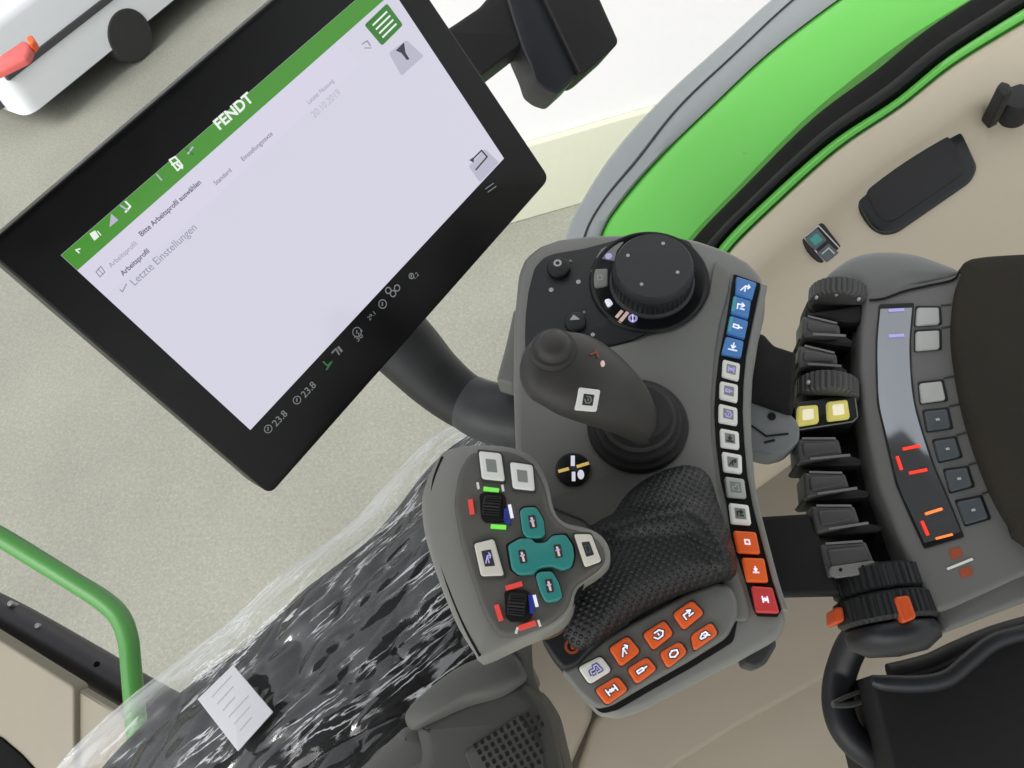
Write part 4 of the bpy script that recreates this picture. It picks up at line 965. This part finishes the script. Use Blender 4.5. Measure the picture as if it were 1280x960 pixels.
def paddle(q, tail, mat='lever', dots=False):
    """q: cap quad; tail: end of the lower fin"""
    m = MB()
    lo = [q[3], q[2], tail, (tail[0] - 2, tail[1] + 7), (q[3][0] - 3, q[3][1] + 8), (q[3][0] - 8, q[3][1] + 4)]
    m.slab(F3, lo, -.03, -.006, 'matte_black', .0018, 3)
    m.slab(F3, [(q[0][0] - 2, q[0][1]), q[1], (q[2][0] + 2, q[2][1] + 2), (q[3][0] - 3, q[3][1] + 3)], -.02, .0010, mat, .0022, 5)
    m.slab(F3, scq(q, .82, .62), .000, .0022, 'lever' if mat == 'lever' else 'lever', .0012, 5)
    m.line(F3, [lerp2(q[0], q[1], .12), lerp2(q[0], q[1], .9)], 2.5, .0012, 'lever_light', .0006)
    m.line(F3, [lerp2(q[3], q[2], .25), lerp2(q[2], tail, .35)], 3.0, .0012, 'lever_light', .0006)
    if dots:
        m.slab(F3, [(1038, 708), (1093, 700), (1096, 708), (1090, 716), (1046, 722), (1036, 716)], 0, .0030, 'lever_light', .001, 3)
        for x, y in ((1051, 712), (1079, 708)): m.disc(F3, x, y, 2.2, .003, .0034, 'void', .0001, seg=10)
    m.build('finger_lever', bkT)
paddle([(1005, 394), (1050, 405), (1050, 416), (1006, 418)], (1068, 426))
paddle([(1001, 431), (1047, 442), (1046, 455), (999, 455)], (1060, 462))
paddle([(997, 548), (1049, 548), (1052, 566), (1001, 576)], (1080, 574))
paddle([(1006, 590), (1057, 591), (1061, 608), (1010, 620)], (1088, 614))
paddle([(1015, 632), (1069, 632), (1074, 652), (1024, 664)], (1104, 657))
paddle([(1026, 680), (1083, 676), (1094, 706), (1038, 720)], (1100, 700), dots=True)
MB().slab(F3, [(992, 508), (1000, 502), (1062, 492), (1070, 497), (1073, 522), (1066, 528), (1000, 538), (993, 534)], -.02, .0012, 'gloss_black', .001, 3).build('yellow_key_base', bkT)
m = MB(); m.line(F3, [(994, 534), (1000, 537), (1066, 527), (1072, 521), (1069, 498)], 1.4, .0016, 'lever_light', .0004); m.build('base_trim', bkT)
for q in ([(997, 507), (1023, 505), (1024.6, 527.5), (996, 532)], [(1033.5, 501.5), (1060, 498.5), (1063.5, 522), (1035, 525.4)]):
    m = MB().slab(F3, q, 0, .0045, 'key_yellow', .0018, 4); m.slab(F3, scq(q, .5, .55), .004, .0048, 'lamp_cream', 0, 2); m.build('yellow_key', bkT)
# orange-marked double dial at the foot
axd_ = axis_at((1100, 735), (1112, 775))
oo = F3.hit(1098, 735, -.020)
dd = MB().lathe(oo - axd_ * .012, axd_, [(.001, 0), (.024, 0), (.0285, .002), (.0285, .0150), (.026, .0168), (.001, .0168)], 'soft_black', 192, rib=.0013, ribn=40, ribr=(2, 3)).build('dial_ring', bkT, ang=30)
MB().lathe(oo + axd_ * .0055, axd_, [(.001, 0), (.027, 0), (.0305, .002), (.0305, .0150), (.0275, .0175), (.001, .0175)], 'soft_black', 192, rib=.0013, ribn=44, ribr=(2, 3)).build('dial_ring', bkT, ang=30)
MB().lathe(oo + axd_ * .0245, axd_, [(.001, 0), (.0265, 0), (.0285, .003), (.0275, .010), (.018, .016), (.001, .018)], 'box_rim', 64).build('dial_cap', bkT, ang=50)
MB().slab(F3, [(1118, 746), (1137, 743), (1147, 772), (1129, 779)], -.012, .0125, 'orange_plastic', .002, 5).build('orange_pointer', bkT)
MB().slab(F3.sub(-.010), [(1041, 760), (1054, 757), (1057, 776), (1043, 780)], -.014, .004, 'orange_plastic', .002, 5).build('orange_pointer', bkT)

# ------------------------------------------------------------------ black storage bin, loop hose and wires
FX = Frame(1180, 880, .60, NC)
bx = thing('storage_bin', 'black open storage bin with a raised rim in the lower right corner', 'bin', FX.hit(1190, 900) - Vector((0, 0, .12)))
MB().slab(FX.sub(-.012), [(1089, 842), (1128, 852), (1182, 850), (1216, 822), (1290, 788), (1600, 730), (1600, 1050), (1140, 1050), (1108, 930), (1092, 866)], -.12, 0, 'box_black', .004, 6).build('bin_body', bx)
ri = [FX.hit(x, y, -.004) for x, y in ((1090, 850), (1108, 854), (1150, 855), (1184, 848), (1212, 826), (1244, 802), (1290, 788), (1420, 752))]
MB().tube(ri, [.004, .0062, .0066, .0066, .0066, .0064, .006, .006], 'box_rim', 14, flat=.8).build('bin_rim', bx)
MB().tube([FX.hit(x, y, -.02) for x, y in ((1112, 842), (1160, 830), (1200, 812), (1250, 792), (1330, 770))], .0075, 'matte_black', 12).build('bin_hinge', bx)
FHo = Frame(1060, 870, .66, NC)
ho = MB().tube([FHo.hit(x, y, hh) for x, y, hh in ((1100, 790, .03), (1070, 800, .02), (1052, 838, .0), (1047, 875, 0), (1056, 910, 0), (1082, 938, -.005), (1120, 955, -.02), (1180, 975, -.05))], [.0125, .0125, .0125, .0125, .0125, .0125, .0125, .012], 'hose', 20).build('loop_hose', label='thick black hose loop hanging between the orange-marked dial and the bin'); ho['category'] = 'hose'
w1 = MB().tube([FHo.hit(x, y, hh) for x, y, hh in ((1041, 879, .016), (1060, 870, .012), (1092, 858, .0), (1120, 850, -.02))], .0018, 'lever', 8)
w1.tube([FHo.hit(x, y, hh) for x, y, hh in ((1041, 881, .016), (1066, 880, .010), (1096, 868, .0), (1120, 860, -.02))], .0026, 'lever', 8)
w1 = w1.build('thin_cables', label='pair of thin grey cables clipped across the black hose loop'); w1['category'] = 'cables'
FX2 = Frame(1150, 860, .78, NC)

# ------------------------------------------------------------------ unseen cab roof and walls added to shade the cab, roof mirrored in the display
FRO = Frame(0, 0, 0, Z, True, None, Vector((0, 0, 3.12)))
def RL(x, y):
    d = Vector((x, y, 3.12)) - FRO.o; return (d.dot(FRO.ex), d.dot(FRO.ey))
MB().prism(FRO, rnd([RL(-1.0, -1.3), RL(1.1, -1.3), RL(1.1, .42), RL(.6, .46), RL(-1.0, .22)], .1), 0, .12, 'roof_dark', .02).build('unseen_ceiling', kind='structure')
FRW = Frame(0, 0, 0, Vector((0, 1, 0)), True, Vector((1, 0, 0)), Vector((0, -.60, 0)))
MB().prism(FRW, [(-1.0, 1.2), (1.3, 1.2), (1.3, 3.10), (-1.0, 3.10)], -.1, 0, 'roof_dark', .02).build('unseen_rear_wall', kind='structure')  # unseen wall behind the camera, added to keep light out of the cab
FRS = Frame(0, 0, 0, Vector((-1, 0, 0)), True, Vector((0, 1, 0)), Vector((1.25, 0, 0)))
MB().prism(FRS, [(FRS.w(0, 0, 0).y * 0 - .74, 1.2), (.25, 1.2), (.25, 3.10), (-.74, 3.10)], -.1, 0, 'roof_dark', .02).build('unseen_side_wall', kind='structure')  # unseen right side of the cab, closes it to the light
# ------------------------------------------------------------------ light
wd_ = bpy.data.worlds.new('World'); S.world = wd_; wd_.use_nodes = True
nt = wd_.node_tree; bg = nt.nodes['Background']; sk = nt.nodes.new('ShaderNodeTexSky'); sk.sky_type = 'NISHITA'; sk.sun_disc = False
EL, AZ = math.radians(48), math.radians(-150)      # azimuth from +Y (photo up) turning towards -X
sk.sun_elevation = EL; sk.sun_rotation = AZ; sk.dust_density = 3.5; sk.ozone_density = .6; sk.air_density = 1.0
hs = nt.nodes.new('ShaderNodeHueSaturation'); hs.inputs['Saturation'].default_value = .12      # pale overcast sky
nt.links.new(sk.outputs[0], hs.inputs['Color']); nt.links.new(hs.outputs[0], bg.inputs[0]); bg.inputs[1].default_value = .15
sl = bpy.data.lights.new('sun', 'SUN'); sl.energy = 1.25; sl.angle = math.radians(30); sl.color = (1, .97, .93)
so = bpy.data.objects.new('sun', sl); COL.objects.link(so)
sd = Vector((math.sin(AZ) * math.cos(EL), math.cos(AZ) * math.cos(EL), math.sin(EL)))
so.rotation_euler = (-sd).to_track_quat('-Z', 'Y').to_euler(); so.location = (0, 0, 8)
S.view_settings.view_transform = 'Standard'; S.view_settings.look = 'None'; S.view_settings.gamma = 1; S.view_settings.exposure = EXPO
S.cycles.max_bounces = 8; S.cycles.transparent_max_bounces = 16
